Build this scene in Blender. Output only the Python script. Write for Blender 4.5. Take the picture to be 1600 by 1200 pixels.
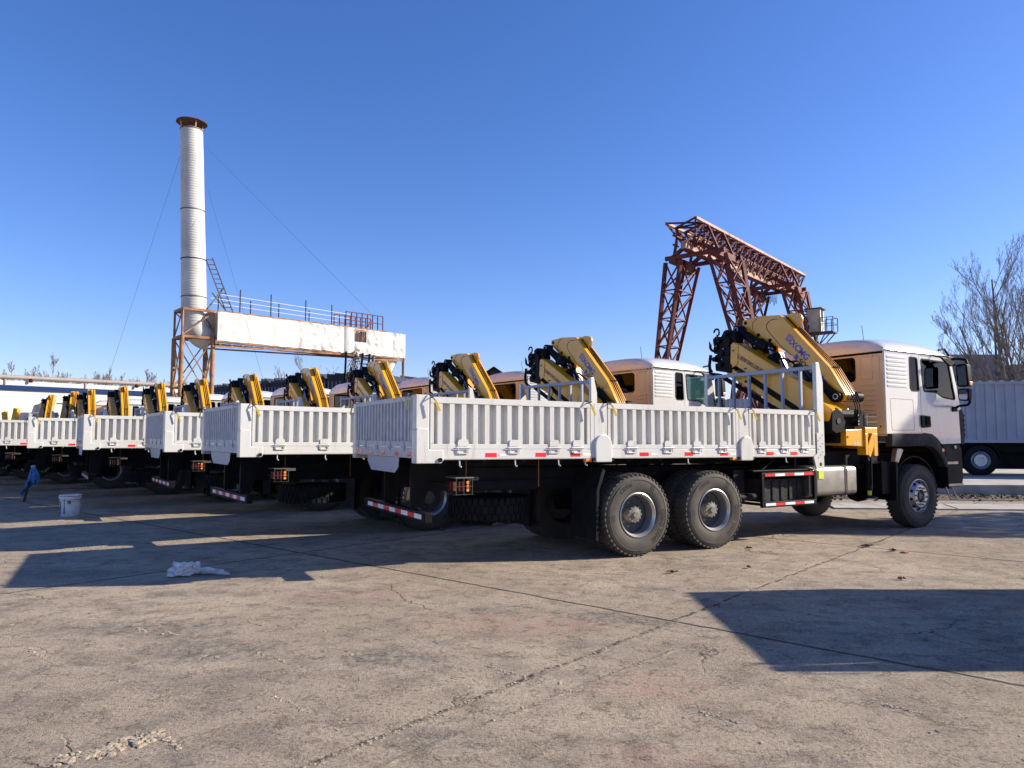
import bpy, bmesh, math, random
from math import sin, cos, pi, radians as R
from mathutils import Vector as V, Matrix, noise
from mathutils.geometry import tessellate_polygon
S = bpy.context.scene
for o in list(bpy.data.objects): bpy.data.objects.remove(o)
COL = S.collection
random.seed(7)
# ------------------------------------------------------------------ camera, light
cd = bpy.data.cameras.new('camera'); cam = bpy.data.objects.new('camera', cd); COL.objects.link(cam)
cam.location = (0, 0, 1.627); cam.rotation_euler = (R(90 + 4.117), 0, 0)
cd.sensor_width = 36; cd.lens = 1116.74 / 1600 * 36; cd.clip_start = .05; cd.clip_end = 4000
S.camera = cam
SUN_AZ, SUN_EL = R(5.5), R(25.6)            # azimuth from +X towards +Y
sd = V((cos(SUN_AZ) * cos(SUN_EL), sin(SUN_AZ) * cos(SUN_EL), sin(SUN_EL)))
w = bpy.data.worlds.new('World'); S.world = w; w.use_nodes = True
nt = w.node_tree; sky = nt.nodes.new('ShaderNodeTexSky'); sky.sky_type = 'NISHITA'
sky.sun_disc = False; sky.sun_elevation = SUN_EL; sky.sun_rotation = pi / 2 - SUN_AZ
sky.air_density = 1.0; sky.dust_density = .35; sky.ozone_density = 3.2; sky.altitude = 100
bg = nt.nodes['Background']; hs = nt.nodes.new('ShaderNodeHueSaturation'); hs.inputs['Saturation'].default_value = 1.2; nt.links.new(sky.outputs[0], hs.inputs['Color'])
tn = nt.nodes.new('ShaderNodeMix'); tn.data_type = 'RGBA'; tn.blend_type = 'MULTIPLY'; tn.inputs[0].default_value = 1; tn.inputs[7].default_value = (1.10, 1.0, 1.31, 1)
nt.links.new(hs.outputs[0], tn.inputs[6]); nt.links.new(tn.outputs[2], bg.inputs[0]); bg.inputs[1].default_value = .083
ld = bpy.data.lights.new('sun', 'SUN'); ld.energy = 5.0; ld.angle = R(.5); ld.color = (1, .905, .75)
lo = bpy.data.objects.new('sun', ld); COL.objects.link(lo); lo.rotation_euler = sd.to_track_quat('Z', 'Y').to_euler()
S.view_settings.view_transform = 'Standard'; S.view_settings.look = 'None'
S.view_settings.exposure = .88; S.view_settings.gamma = 1

# ------------------------------------------------------------------ materials
def mat(name, col, rough=.5, metal=0., var=.06, scale=6., bump=0., bscale=60., coat=0., emis=None, dirt=None, spec=.5, streak=0.):
    m = bpy.data.materials.new(name); m.use_nodes = True; n = m.node_tree.nodes; l = m.node_tree.links
    b = n['Principled BSDF']; b.inputs['Roughness'].default_value = rough; b.inputs['Metallic'].default_value = metal
    b.inputs['Coat Weight'].default_value = coat; b.inputs['Specular IOR Level'].default_value = spec
    tc = n.new('ShaderNodeTexCoord'); nz = n.new('ShaderNodeTexNoise'); nz.inputs['Scale'].default_value = scale
    nz.inputs['Detail'].default_value = 6
    oi = n.new('ShaderNodeObjectInfo'); va = n.new('ShaderNodeVectorMath'); va.operation = 'ADD'; l.new(tc.outputs['Object'], va.inputs[0]); l.new(oi.outputs['Location'], va.inputs[1]); l.new(va.outputs[0], nz.inputs['Vector'])
    cr = n.new('ShaderNodeValToRGB'); l.new(nz.outputs['Fac'], cr.inputs['Fac'])
    c = V(col); d = V(dirt) if dirt else c * (1 - 2 * var)
    cr.color_ramp.elements[0].position = .3; cr.color_ramp.elements[1].position = .62
    cr.color_ramp.elements[0].color = (*d, 1); cr.color_ramp.elements[1].color = (*(c * (1 + var * .4)), 1)
    fin = cr.outputs['Color']
    if streak:
        mp = n.new('ShaderNodeMapping'); mp.inputs['Scale'].default_value = (7, 7, .9); l.new(va.outputs[0], mp.inputs[0])
        for sc, lo_, hi_, cc, am in ((1.3, .56, .72, (.34, .28, .21), .55), (.35, .5, .7, (.42, .38, .33), .35)):
            ns = n.new('ShaderNodeTexNoise'); ns.inputs['Scale'].default_value = sc; ns.inputs['Detail'].default_value = 8; ns.inputs['Roughness'].default_value = .68; l.new(mp.outputs[0] if sc > 1 else va.outputs[0], ns.inputs['Vector'])
            ms = n.new('ShaderNodeMapRange'); ms.inputs['From Min'].default_value = lo_; ms.inputs['From Max'].default_value = hi_; ms.inputs['To Max'].default_value = am * streak; l.new(ns.outputs['Fac'], ms.inputs['Value'])
            mx = n.new('ShaderNodeMix'); mx.data_type = 'RGBA'; l.new(ms.outputs[0], mx.inputs[0]); l.new(fin, mx.inputs[6]); mx.inputs[7].default_value = (*cc, 1); fin = mx.outputs[2]
    l.new(fin, b.inputs['Base Color'])
    mr = n.new('ShaderNodeMapRange'); mr.inputs['To Min'].default_value = min(1, rough + .12); mr.inputs['To Max'].default_value = max(.03, rough - .06)
    l.new(nz.outputs['Fac'], mr.inputs['Value']); l.new(mr.outputs[0], b.inputs['Roughness'])
    if bump:
        n2 = n.new('ShaderNodeTexNoise'); n2.inputs['Scale'].default_value = bscale; n2.inputs['Detail'].default_value = 4
        l.new(tc.outputs['Object'], n2.inputs['Vector'])
        bp = n.new('ShaderNodeBump'); bp.inputs['Strength'].default_value = bump; bp.inputs['Distance'].default_value = .02
        l.new(n2.outputs['Fac'], bp.inputs['Height']); l.new(bp.outputs[0], b.inputs['Normal'])
    if emis: b.inputs['Emission Color'].default_value = (*emis, 1); b.inputs['Emission Strength'].default_value = 1
    return m
M = {}
M['white'] = mat('white_paint', (.60, .59, .55), .34, var=.03, scale=3, coat=.25, streak=1.0)
M['cabwhite'] = mat('cab_white', (.60, .59, .555), .24, var=.015, scale=2, coat=.5, streak=.3)
M['beige'] = mat('cab_back_warm_bounce', (.60, .51, .345), .38, var=.05, scale=2.5, coat=.3)  # white back wall coloured tan: warm bounce light put into the base colour
M['galv'] = mat('tailgate_grey', (.46, .465, .48), .42, var=.10, scale=8, streak=.8)
M['yellow'] = mat('crane_yellow', (.80, .355, .006), .3, var=.04, scale=3, coat=.4)
M['black'] = mat('black_paint', (.009, .009, .010), .5, spec=.1, var=.1, scale=5)
M['frame'] = mat('chassis_black', (.014, .015, .018), .6, var=.2, scale=6, spec=.1)
M['rubber'] = mat('tyre_rubber', (.062, .058, .052), .68, var=.15, scale=5, bump=.15, bscale=90, spec=.15, dirt=(.10, .088, .073))
M['lettering'] = mat('tyre_lettering', (.012, .012, .012), .45)
M['darkrubber'] = mat('spare_rubber', (.016, .016, .017), .75, var=.2, spec=.1)
M['chrome'] = mat('rim_silver', (.48, .47, .46), .34, metal=.75, var=.05)
M['tank'] = mat('brushed_aluminium', (.36, .34, .30), .36, metal=.85, var=.15, scale=5)
M['hub'] = mat('hub_cast', (.17, .16, .13), .55, var=.2, scale=20)
M['dark_rim'] = mat('rim_inside', (.10, .10, .11), .5, metal=.3)
M['red'] = mat('red_reflector', (.80, .015, .02), .3, coat=.5)
M['refw'] = mat('white_reflector', (.8, .8, .82), .3)
M['redlens'] = mat('red_lens', (.13, .008, .01), .2, coat=.6)
M['amber'] = mat('amber_lens', (.85, .25, .03), .2, coat=.6)
M['blue'] = mat('blue_decal', (.02, .10, .42), .35)
M['ink'] = mat('black_decal', (.02, .02, .02), .4)
M['whiteink'] = mat('white_decal', (.75, .75, .72), .4)
M['sticker'] = mat('yellow_green_sticker', (.62, .70, .05), .4)
M['rod'] = mat('chrome_rod', (.38, .38, .40), .3, metal=1)
M['hose'] = mat('black_hose', (.012, .012, .012), .7, spec=.1)
M['yhandle'] = mat('yellow_handle', (.75, .52, .03), .45)
M['seat'] = mat('seat_fabric', (.05, .05, .055), .85)
M['trim'] = mat('cab_trim', (.035, .035, .034), .6)
M['plastic'] = mat('grey_black_plastic', (.038, .037, .036), .6, var=.2, scale=12, spec=.12)
M['plate'] = mat('primer_grey_sheet', (.40, .41, .46), .4, var=.03)
M['concrete_white'] = mat('concrete_pale', (.42, .39, .34), .85, var=.2, scale=2, bump=.4, bscale=20)
M['rust'] = mat('rust_red_paint', (.13, .018, .012), .7, var=.3, scale=1.5, bump=.3, bscale=20)
M['rustsunlit'] = mat('sunlit_pale_red', (.42, .23, .16), .65, var=.25, scale=1.5)  # pale copy of the red: sunlit tone of the girder chords in the colour
M['rust2'] = mat('rusty_pipe', (.30, .15, .07), .7, var=.3, scale=2)
M['capbrown'] = mat('rusty_cap', (.12, .045, .025), .8, var=.3)
M['darksteel'] = mat('dark_steel', (.07, .06, .065), .6, var=.3, scale=3)
M['stack'] = mat('chimney_white', (.52, .51, .475), .5, var=.10, scale=.8, bump=.1, bscale=6, streak=.35)
M['tarp'] = mat('white_tarpaulin', (.56, .55, .52), .6, var=.07, scale=.9, streak=.6)
M['wallwhite'] = mat('white_cladding', (.55, .53, .49), .6, var=.04, scale=.4, streak=.4)
M['gutter'] = mat('blue_gutter', (.010, .035, .12), .6, spec=.1)
M['pipegrey'] = mat('grey_pipe', (.30, .25, .22), .6)
M['navy'] = mat('navy_sheet', (.025, .035, .06), .5, var=.3, scale=1)
M['greysheet'] = mat('grey_sheet', (.24, .22, .23), .6, var=.2, scale=.5)
M['bluegrey'] = mat('blue_grey_panel', (.33, .36, .43), .5, var=.08, scale=1.2, streak=.8)
M['bark'] = mat('bark', (.20, .165, .13), .9, var=.3, scale=4)
M['twig'] = mat('twigs', (.27, .24, .21), .9, var=.2, scale=4)
M['cloth'] = mat('blue_cloth', (.06, .19, .40), .85, var=.25, scale=14)
M['bag'] = mat('white_sack', (.68, .67, .66), .6, var=.12, scale=14, bump=.5, bscale=30)
M['bucket'] = mat('bucket_plastic', (.72, .73, .75), .4, var=.06, scale=5)
M['brown'] = mat('brown_bristle', (.10, .045, .025), .8)
M['stone'] = mat('dry_mud', (.36, .29, .205), .95, var=.2, scale=20, bump=.5)
M['dirt'] = mat('dirt', (.12, .085, .055), .95, var=.4, scale=5, bump=1, bscale=30)
M['green'] = mat('green_paint', (.03, .12, .06), .5)
M['cream'] = mat('cream_panel', (.50, .45, .34), .6, var=.2, scale=2)
M['leaf'] = mat('dry_leaf', (.16, .10, .05), .9, var=.3, scale=5)
M['evergreen'] = mat('evergreen', (.04, .07, .03), .9, var=.3, scale=3)
M['litter_red'] = mat('red_scrap', (.5, .04, .03), .6)
def glass_mat(name, tint, refl=.06, ior=1.5):
    m = bpy.data.materials.new(name); m.use_nodes = True; n = m.node_tree.nodes; l = m.node_tree.links
    n.remove(n['Principled BSDF']); out = n['Material Output']
    t = n.new('ShaderNodeBsdfTransparent'); t.inputs[0].default_value = (*tint, 1)
    g = n.new('ShaderNodeBsdfGlossy'); g.inputs['Roughness'].default_value = .02; g.inputs[0].default_value = (.95, .97, 1, 1)
    f = n.new('ShaderNodeFresnel'); f.inputs[0].default_value = ior
    a = n.new('ShaderNodeMath'); a.operation = 'ADD'; a.inputs[1].default_value = refl; l.new(f.outputs[0], a.inputs[0])
    mx = n.new('ShaderNodeMixShader'); l.new(a.outputs[0], mx.inputs[0]); l.new(t.outputs[0], mx.inputs[1]); l.new(g.outputs[0], mx.inputs[2])
    l.new(mx.outputs[0], out.inputs[0]); return m
M['glass'] = glass_mat('tinted_glass', (.40, .50, .46), .0, 1.28)
M['darkglass'] = glass_mat('dark_glass', (.05, .06, .06), .0, 1.22)
M['mirror'] = mat('mirror_glass', (.7, .72, .75), .03, metal=1, var=0)

# ground shader
def ground_mat():
    m = bpy.data.materials.new('worn_concrete'); m.use_nodes = True; n = m.node_tree.nodes; l = m.node_tree.links
    b = n['Principled BSDF']; b.inputs['Roughness'].default_value = .88; b.inputs['Specular IOR Level'].default_value = .3
    tc = n.new('ShaderNodeTexCoord')
    def N(sc, det=8, rough=.6, stretch=None, off=0):
        t = n.new('ShaderNodeTexNoise'); t.inputs['Scale'].default_value = sc; t.inputs['Detail'].default_value = det; t.inputs['Roughness'].default_value = rough
        mp = n.new('ShaderNodeMapping'); l.new(tc.outputs['Object'], mp.inputs[0]); mp.inputs['Location'].default_value = (off, off * .7, 0)
        if stretch: mp.inputs['Scale'].default_value = stretch; mp.inputs['Rotation'].default_value = (0, 0, R(20))
        l.new(mp.outputs[0], t.inputs['Vector']); return t.outputs['Fac']
    def ramp(x, a, bb, ca=(0, 0, 0), cb=(1, 1, 1)):
        r = n.new('ShaderNodeValToRGB'); r.color_ramp.elements[0].position = a; r.color_ramp.elements[1].position = bb
        r.color_ramp.elements[0].color = (*ca, 1); r.color_ramp.elements[1].color = (*cb, 1); l.new(x, r.inputs[0]); return r.outputs[0]
    def mix(f, a, bb, typ='MIX'):
        x = n.new('ShaderNodeMix'); x.data_type = 'RGBA'; x.blend_type = typ
        if hasattr(f, 'is_output'): l.new(f, x.inputs[0])
        else: x.inputs[0].default_value = f
        for v, i in ((a, 6), (bb, 7)):
            if hasattr(v, 'is_output'): l.new(v, x.inputs[i])
            else: x.inputs[i].default_value = (*v, 1)
        return x.outputs[2]
    def mth(op, a, bb=None, c=None):
        x = n.new('ShaderNodeMath'); x.operation = op
        for i, v in enumerate((a, bb, c)):
            if v is None: continue
            if hasattr(v, 'is_output'): l.new(v, x.inputs[i])
            else: x.inputs[i].default_value = v
        return x.outputs[0]
    base = ramp(N(.35, 10, .65), .36, .64, (.335, .268, .196), (.475, .38, .28))
    base = mix(ramp(N(2.1, 12, .72, off=3), .50, .66), base, (.20, .16, .115))       # grey worn
    base = mix(mth('MULTIPLY', ramp(N(.55, 10, .75, (1, 2.2, 1), 9), .52, .66), .75), base, (.17, .15, .13))
    base = mix(mth('MULTIPLY', ramp(N(1.3, 14, .82, (1, 1.7, 1), 51), .50, .60), .62), base, (.155, .13, .11))
    base = mix(mth('MULTIPLY', ramp(N(.8, 14, .8, (1, 1.6, 1), 71), .54, .64), .5), base, (.53, .44, .33))
    base = mix(mth('MULTIPLY', ramp(N(7, 10, .8, off=5), .52, .70), .6), base, (.46, .385, .30))      # pale dust
    base = mix(mth('MULTIPLY', ramp(N(38, 6, .8), .51, .60), .72), base, (.10, .08, .06))  # grit
    base = mix(mth('MULTIPLY', ramp(N(60, 5, .8, off=31), .53, .60), .6), base, (.56, .46, .33))
    # red paint stains in the foreground
    sep = n.new('ShaderNodeSeparateXYZ'); l.new(tc.outputs['Object'], sep.inputs[0]); X, Y = sep.outputs[0], sep.outputs[1]
    def blob(cx, cy, rx, ry, ang=0):
        dx, dy = mth('SUBTRACT', X, cx), mth('SUBTRACT', Y, cy)
        ca, sa = cos(ang), sin(ang)
        u = mth('DIVIDE', mth('ADD', mth('MULTIPLY', dx, ca), mth('MULTIPLY', dy, sa)), rx)
        v = mth('DIVIDE', mth('SUBTRACT', mth('MULTIPLY', dy, ca), mth('MULTIPLY', dx, sa)), ry)
        d = mth('SQRT', mth('ADD', mth('MULTIPLY', u, u), mth('MULTIPLY', v, v)))
        d = mth('ADD', d, mth('MULTIPLY', mth('SUBTRACT', N(4.5, 8, .75, off=cx), .5), 2.4))
        return ramp(d, .55, 1.15, (1, 1, 1), (0, 0, 0))
    red = mth('MAXIMUM', blob(.95, 4.75, .45, .38), mth('MAXIMUM', blob(.1, 6.3, 1.1, .5), mth('MAXIMUM', blob(-1.6, 7.4, .8, .35), blob(.7, 3.6, .4, .3))))
    base = mix(mth('MULTIPLY', mth('MULTIPLY', red, ramp(N(9, 8, .8, off=27), .42, .58)), .26), base, (.42, .14, .12))
    oil = mth('MAXIMUM', blob(.85, 6.5, .65, .28, -.3), mth('MAXIMUM', blob(-1.0, 5.4, .5, .25), mth('MAXIMUM', blob(-2.3, 5.6, .6, .3), blob(-3.1, 6.2, .8, .3))))
    base = mix(mth('MULTIPLY', mth('MULTIPLY', oil, ramp(N(12, 8, .8, off=22), .42, .58)), .8), base, (.11, .105, .09))
    # slab joints
    jn = mth('MULTIPLY', mth('SUBTRACT', N(2.5, 9, .75, off=2), .5), .10)
    jn2 = mth('MULTIPLY', mth('SUBTRACT', N(2.0, 8, .7, off=6), .5), .22)
    def line(nx, ny, d, wd, nn):
        v = mth('ADD', mth('MULTIPLY', X, nx), mth('MULTIPLY', Y, ny)); v = mth('ABSOLUTE', mth('ADD', mth('SUBTRACT', v, d), nn))
        return mth('SUBTRACT', 1, mth('SMOOTHSTEP' if 0 else 'MINIMUM', mth('DIVIDE', v, wd), 1))
    lines = None
    for (nx, ny, d, wd, nn) in ((.645, .764, 5.80, .030, jn), (.645, .764, 11.4, .03, jn), (.645, .764, .3, .03, jn), (.645, .764, 17, .04, jn), (-.747, .664, 8.9, .025, jn), (-.747, .664, -2.6, .025, jn), (-.747, .664, 14.5, .03, jn)):
        q = line(nx, ny, d, wd, nn); lines = q if lines is None else mth('MAXIMUM', lines, q)
    crk = mth('MULTIPLY', line(-.747, .664, 3.2, .03, jn2), ramp(N(6, 6, .7, off=8), .42, .58))
    # voronoi hair cracks
    vo = n.new('ShaderNodeTexVoronoi'); vo.feature = 'DISTANCE_TO_EDGE'; vo.inputs['Scale'].default_value = .42
    vm = n.new('ShaderNodeVectorMath'); vm.operation = 'ADD'; nz = n.new('ShaderNodeTexNoise'); nz.inputs['Scale'].default_value = 1.6; nz.inputs['Detail'].default_value = 8
    l.new(tc.outputs['Object'], nz.inputs['Vector']); l.new(tc.outputs['Object'], vm.inputs[0]); l.new(nz.outputs['Color'], vm.inputs[1]); l.new(vm.outputs[0], vo.inputs['Vector'])
    hair = mth('MULTIPLY', ramp(vo.outputs['Distance'], .0, .006, (1, 1, 1), (0, 0, 0)), ramp(N(.6, 4, .6, off=12), .5, .62))
    allc = mth('MAXIMUM', mth('MAXIMUM', lines, crk), mth('MULTIPLY', hair, .6))
    base = mix(mth('MULTIPLY', ramp(allc, .1, .6), .85), base, (.045, .038, .03))
    # worn pale ridge (mortar) in the foreground
    pale = mth('MAXIMUM', mth('MULTIPLY', line(-.747, .664, 3.17, .035, mth('MULTIPLY', jn, .8)), mth('LESS_THAN', Y, 6.4)), mth('MULTIPLY', line(-.71, .70, 3.02, .03, mth('MULTIPLY', jn, .6)), mth('LESS_THAN', Y, 5.6)))
    pale = mth('MULTIPLY', pale, ramp(N(9, 8, .75, off=40), .42, .56)); base = mix(mth('MULTIPLY', pale, .8), base, (.47, .375, .265))
    l.new(base, b.inputs['Base Color'])
    h = mth('ADD', mth('MULTIPLY', N(2.1, 12, .75, off=3), -.5), mth('ADD', mth('MULTIPLY', N(26, 8, .75), .55), mth('MULTIPLY', N(95, 4, .7), .3)))
    h = mth('ADD', h, mth('MULTIPLY', ramp(N(5.5, 9, .72, off=15), .56, .60), .35))
    h = mth('SUBTRACT', mth('ADD', h, mth('MULTIPLY', pale, .6)), mth('MULTIPLY', allc, 1.0))
    bp = n.new('ShaderNodeBump'); bp.inputs['Strength'].default_value = .9; bp.inputs['Distance'].default_value = .045
    l.new(h, bp.inputs['Height']); l.new(bp.outputs[0], b.inputs['Normal'])
    return m
M['ground'] = ground_mat()

# ------------------------------------------------------------------ mesh builder
class MB:
    def __init__(s): s.v = []; s.f = []; s.m = []; s.T = None
    def add(s, vs, fs, mi=0):
        b = len(s.v); s.v += [tuple(v) for v in vs]; s.f += [tuple(i + b for i in f) for f in fs]; s.m += [mi] * len(fs); return s
    def box(s, x0, x1, y0, y1, z0, z1, mi=0):
        x0, x1 = min(x0, x1), max(x0, x1); y0, y1 = min(y0, y1), max(y0, y1); z0, z1 = min(z0, z1), max(z0, z1)
        return s.add([(x, y, z) for z in (z0, z1) for y in (y0, y1) for x in (x0, x1)],
                     [(0, 2, 3, 1), (4, 5, 7, 6), (0, 1, 5, 4), (2, 6, 7, 3), (0, 4, 6, 2), (1, 3, 7, 5)], mi)
    def prism(s, poly, ax, a, b, mi=0, holes=()):
        # ax: 'x' poly=(y,z); 'y' poly=(x,z); 'z' poly=(x,y)
        def P(p, t): return {'x': (t, p[0], p[1]), 'y': (p[0], t, p[1]), 'z': (p[0], p[1], t)}[ax]
        loops = [list(poly)] + [list(h) for h in holes]; flat = [p for L in loops for p in L]
        tris = [tuple(t) for t in tessellate_polygon([[V((p[0], p[1], 0)) for p in L] for L in loops])] if holes else [tuple(range(len(poly)))]
        n = len(flat); vs = [P(p, a) for p in flat] + [P(p, b) for p in flat]
        fs = [t for t in tris] + [tuple(i + n for i in reversed(t)) for t in tris]; o = 0
        for L in loops:
            k = len(L)
            for i in range(k):
                j = (i + 1) % k; fs.append((o + i, o + i + n, o + j + n, o + j))
            o += k
        return s.add(vs, fs, mi)
    def tube(s, p0, p1, r0, r1=None, n=8, mi=0, cap=True):
        r1 = r0 if r1 is None else r1; p0, p1 = V(p0), V(p1); d = p1 - p0
        if d.length < 1e-6: return s
        q = d.to_track_quat('Z', 'Y'); vs = []
        for p, r in ((p0, r0), (p1, r1)):
            for i in range(n): vs.append(p + q @ V((r * cos(2 * pi * i / n), r * sin(2 * pi * i / n), 0)))
        fs = [(i, (i + 1) % n, n + (i + 1) % n, n + i) for i in range(n)]
        if cap: fs += [tuple(reversed(range(n))), tuple(range(n, 2 * n))]
        return s.add(vs, fs, mi)
    def path(s, pts, r, n=6, mi=0):
        for a, b in zip(pts, pts[1:]): s.tube(a, b, r, r, n, mi)
        return s
    def bar(s, p0, p1, w, h=None, mi=0):
        h = h or w; p0, p1 = V(p0), V(p1); q = (p1 - p0).to_track_quat('Z', 'Y'); vs = []
        if abs((p1 - p0).normalized().z) < .98:
            d = (p1 - p0).normalized(); sx = d.cross(V((0, 0, 1))).normalized(); sy = sx.cross(d)
        else: sx, sy = q @ V((1, 0, 0)), q @ V((0, 1, 0))
        for p in (p0, p1):
            for a, b in ((-1, -1), (1, -1), (1, 1), (-1, 1)): vs.append(p + sx * a * w / 2 + sy * b * h / 2)
        return s.add(vs, [(3, 2, 1, 0), (4, 5, 6, 7), (0, 1, 5, 4), (1, 2, 6, 5), (2, 3, 7, 6), (3, 0, 4, 7)], mi)
    def lathe(s, prof, c=(0, 0, 0), ax='y', n=48, mi=0, closed=False, a0=0, a1=2 * pi):
        # prof [(r,h)] ; axis through c
        full = abs(a1 - a0 - 2 * pi) < 1e-6; m = n if full else n + 1; vs = []
        for i in range(m):
            t = a0 + (a1 - a0) * i / n
            for r, h in prof:
                vs.append({'y': (c[0] + r * cos(t), c[1] + h, c[2] + r * sin(t)), 'z': (c[0] + r * cos(t), c[1] + r * sin(t), c[2] + h),
                           'x': (c[0] + h, c[1] + r * cos(t), c[2] + r * sin(t))}[ax])
        k = len(prof); fs = []
        for i in range(n):
            a, b = i * k, ((i + 1) % m) * k
            for j in range(k if closed else k - 1):
                jj = (j + 1) % k; fs.append((a + j, b + j, b + jj, a + jj))
        return s.add(vs, fs, mi)
    def text(s, txt, org, ud, vd, size, mi=0, shear=0, bold=0, circle=None):
        cu = bpy.data.curves.new('t', 'FONT'); cu.body = txt; cu.size = size; cu.shear = shear; cu.offset = bold; cu.resolution_u = 3
        ob = bpy.data.objects.new('t', cu); COL.objects.link(ob); dg = bpy.context.evaluated_depsgraph_get(); me = ob.evaluated_get(dg).to_mesh()
        ud, vd, org = V(ud), V(vd), V(org); vs = []
        for v in me.vertices:
            if circle:
                cx, cy, cz, r0, t0 = circle; t = t0 - v.co.x / r0; rr = r0 + v.co.y; vs.append((cx + rr * cos(t), cy, cz + rr * sin(t)))
            else: vs.append(org + ud * v.co.x + vd * v.co.y)
        fs = [tuple(p.vertices) for p in me.polygons]
        bpy.data.objects.remove(ob); bpy.data.curves.remove(cu)
        return s.add(vs, fs, mi)
    def build(s, name, mats, parent=None, bevel=0, smooth=False, seg=2, angle=30, shear=None, weld=False):
        me = bpy.data.meshes.new(name)
        vs = s.v if not shear else [(x, y, z - shear * (x + 3.2)) for x, y, z in s.v]
        me.from_pydata(vs, [], s.f); me.polygons.foreach_set('material_index', s.m)
        if not isinstance(mats, (list, tuple)): mats = [mats]
        for k in mats: me.materials.append(M[k] if isinstance(k, str) else k)
        bm = bmesh.new(); bm.from_mesh(me)
        if weld: bmesh.ops.remove_doubles(bm, verts=bm.verts, dist=1e-4)
        if len(bm.faces) < 60000: bmesh.ops.recalc_face_normals(bm, faces=bm.faces)
        if bevel:
            es = [e for e in bm.edges if len(e.link_faces) == 2 and e.calc_face_angle(0) > R(angle)]
            bmesh.ops.bevel(bm, geom=es, offset=bevel, segments=seg, affect='EDGES', clamp_overlap=True, profile=.5)
        bm.to_mesh(me); bm.free()
        if smooth or bevel:
            me.polygons.foreach_set('use_smooth', [True] * len(me.polygons))
            try: me.set_sharp_from_angle(angle=R(38 if smooth and not bevel else 18))
            except Exception: pass
        me.update(); o = bpy.data.objects.new(name, me); COL.objects.link(o)
        if parent: o.parent = parent
        return o
def tag(o, label=None, cat=None, group=None, kind=None):
    if label: o['label'] = label
    if cat: o['category'] = cat
    if group: o['group'] = group
    if kind: o['kind'] = kind
    return o
def empty(name, loc=(0, 0, 0), rz=0):
    o = bpy.data.objects.new(name, None); COL.objects.link(o); o.location = loc; o.rotation_euler.z = rz; return o
def kids(o): return [c for c in bpy.data.objects if c.parent == o]
def rpoly(pts, r, k=4):
    out = []; n = len(pts)
    for i in range(n):
        a, b, c = V(pts[i - 1]), V(pts[i]), V(pts[(i + 1) % n]); d1, d2 = (a - b), (c - b); rr = min(r, d1.length * .45, d2.length * .45)
        p, q = b + d1.normalized() * rr, b + d2.normalized() * rr
        for j in range(k + 1):
            t = j / k; out.append(tuple((p * (1 - t) ** 2 + b * 2 * t * (1 - t) + q * t * t)[:2]))
    return out
def offset_poly(pts, d):
    n = len(pts); cx = sum(p[0] for p in pts) / n; cy = sum(p[1] for p in pts) / n
    area = sum(pts[i - 1][0] * pts[i][1] - pts[i][0] * pts[i - 1][1] for i in range(n)); sg = 1 if area > 0 else -1; out = []
    for i in range(n):
        a, b, c = V(pts[i - 1]), V(pts[i]), V(pts[(i + 1) % n]); e1, e2 = (b - a).normalized(), (c - b).normalized()
        n1, n2 = V((e1.y, -e1.x)) * sg, V((e2.y, -e2.x)) * sg; m = (n1 + n2); m = m / max(.3, m.dot(n1)) ; out.append(tuple((b + m * d)[:2]))
    return out
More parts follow.
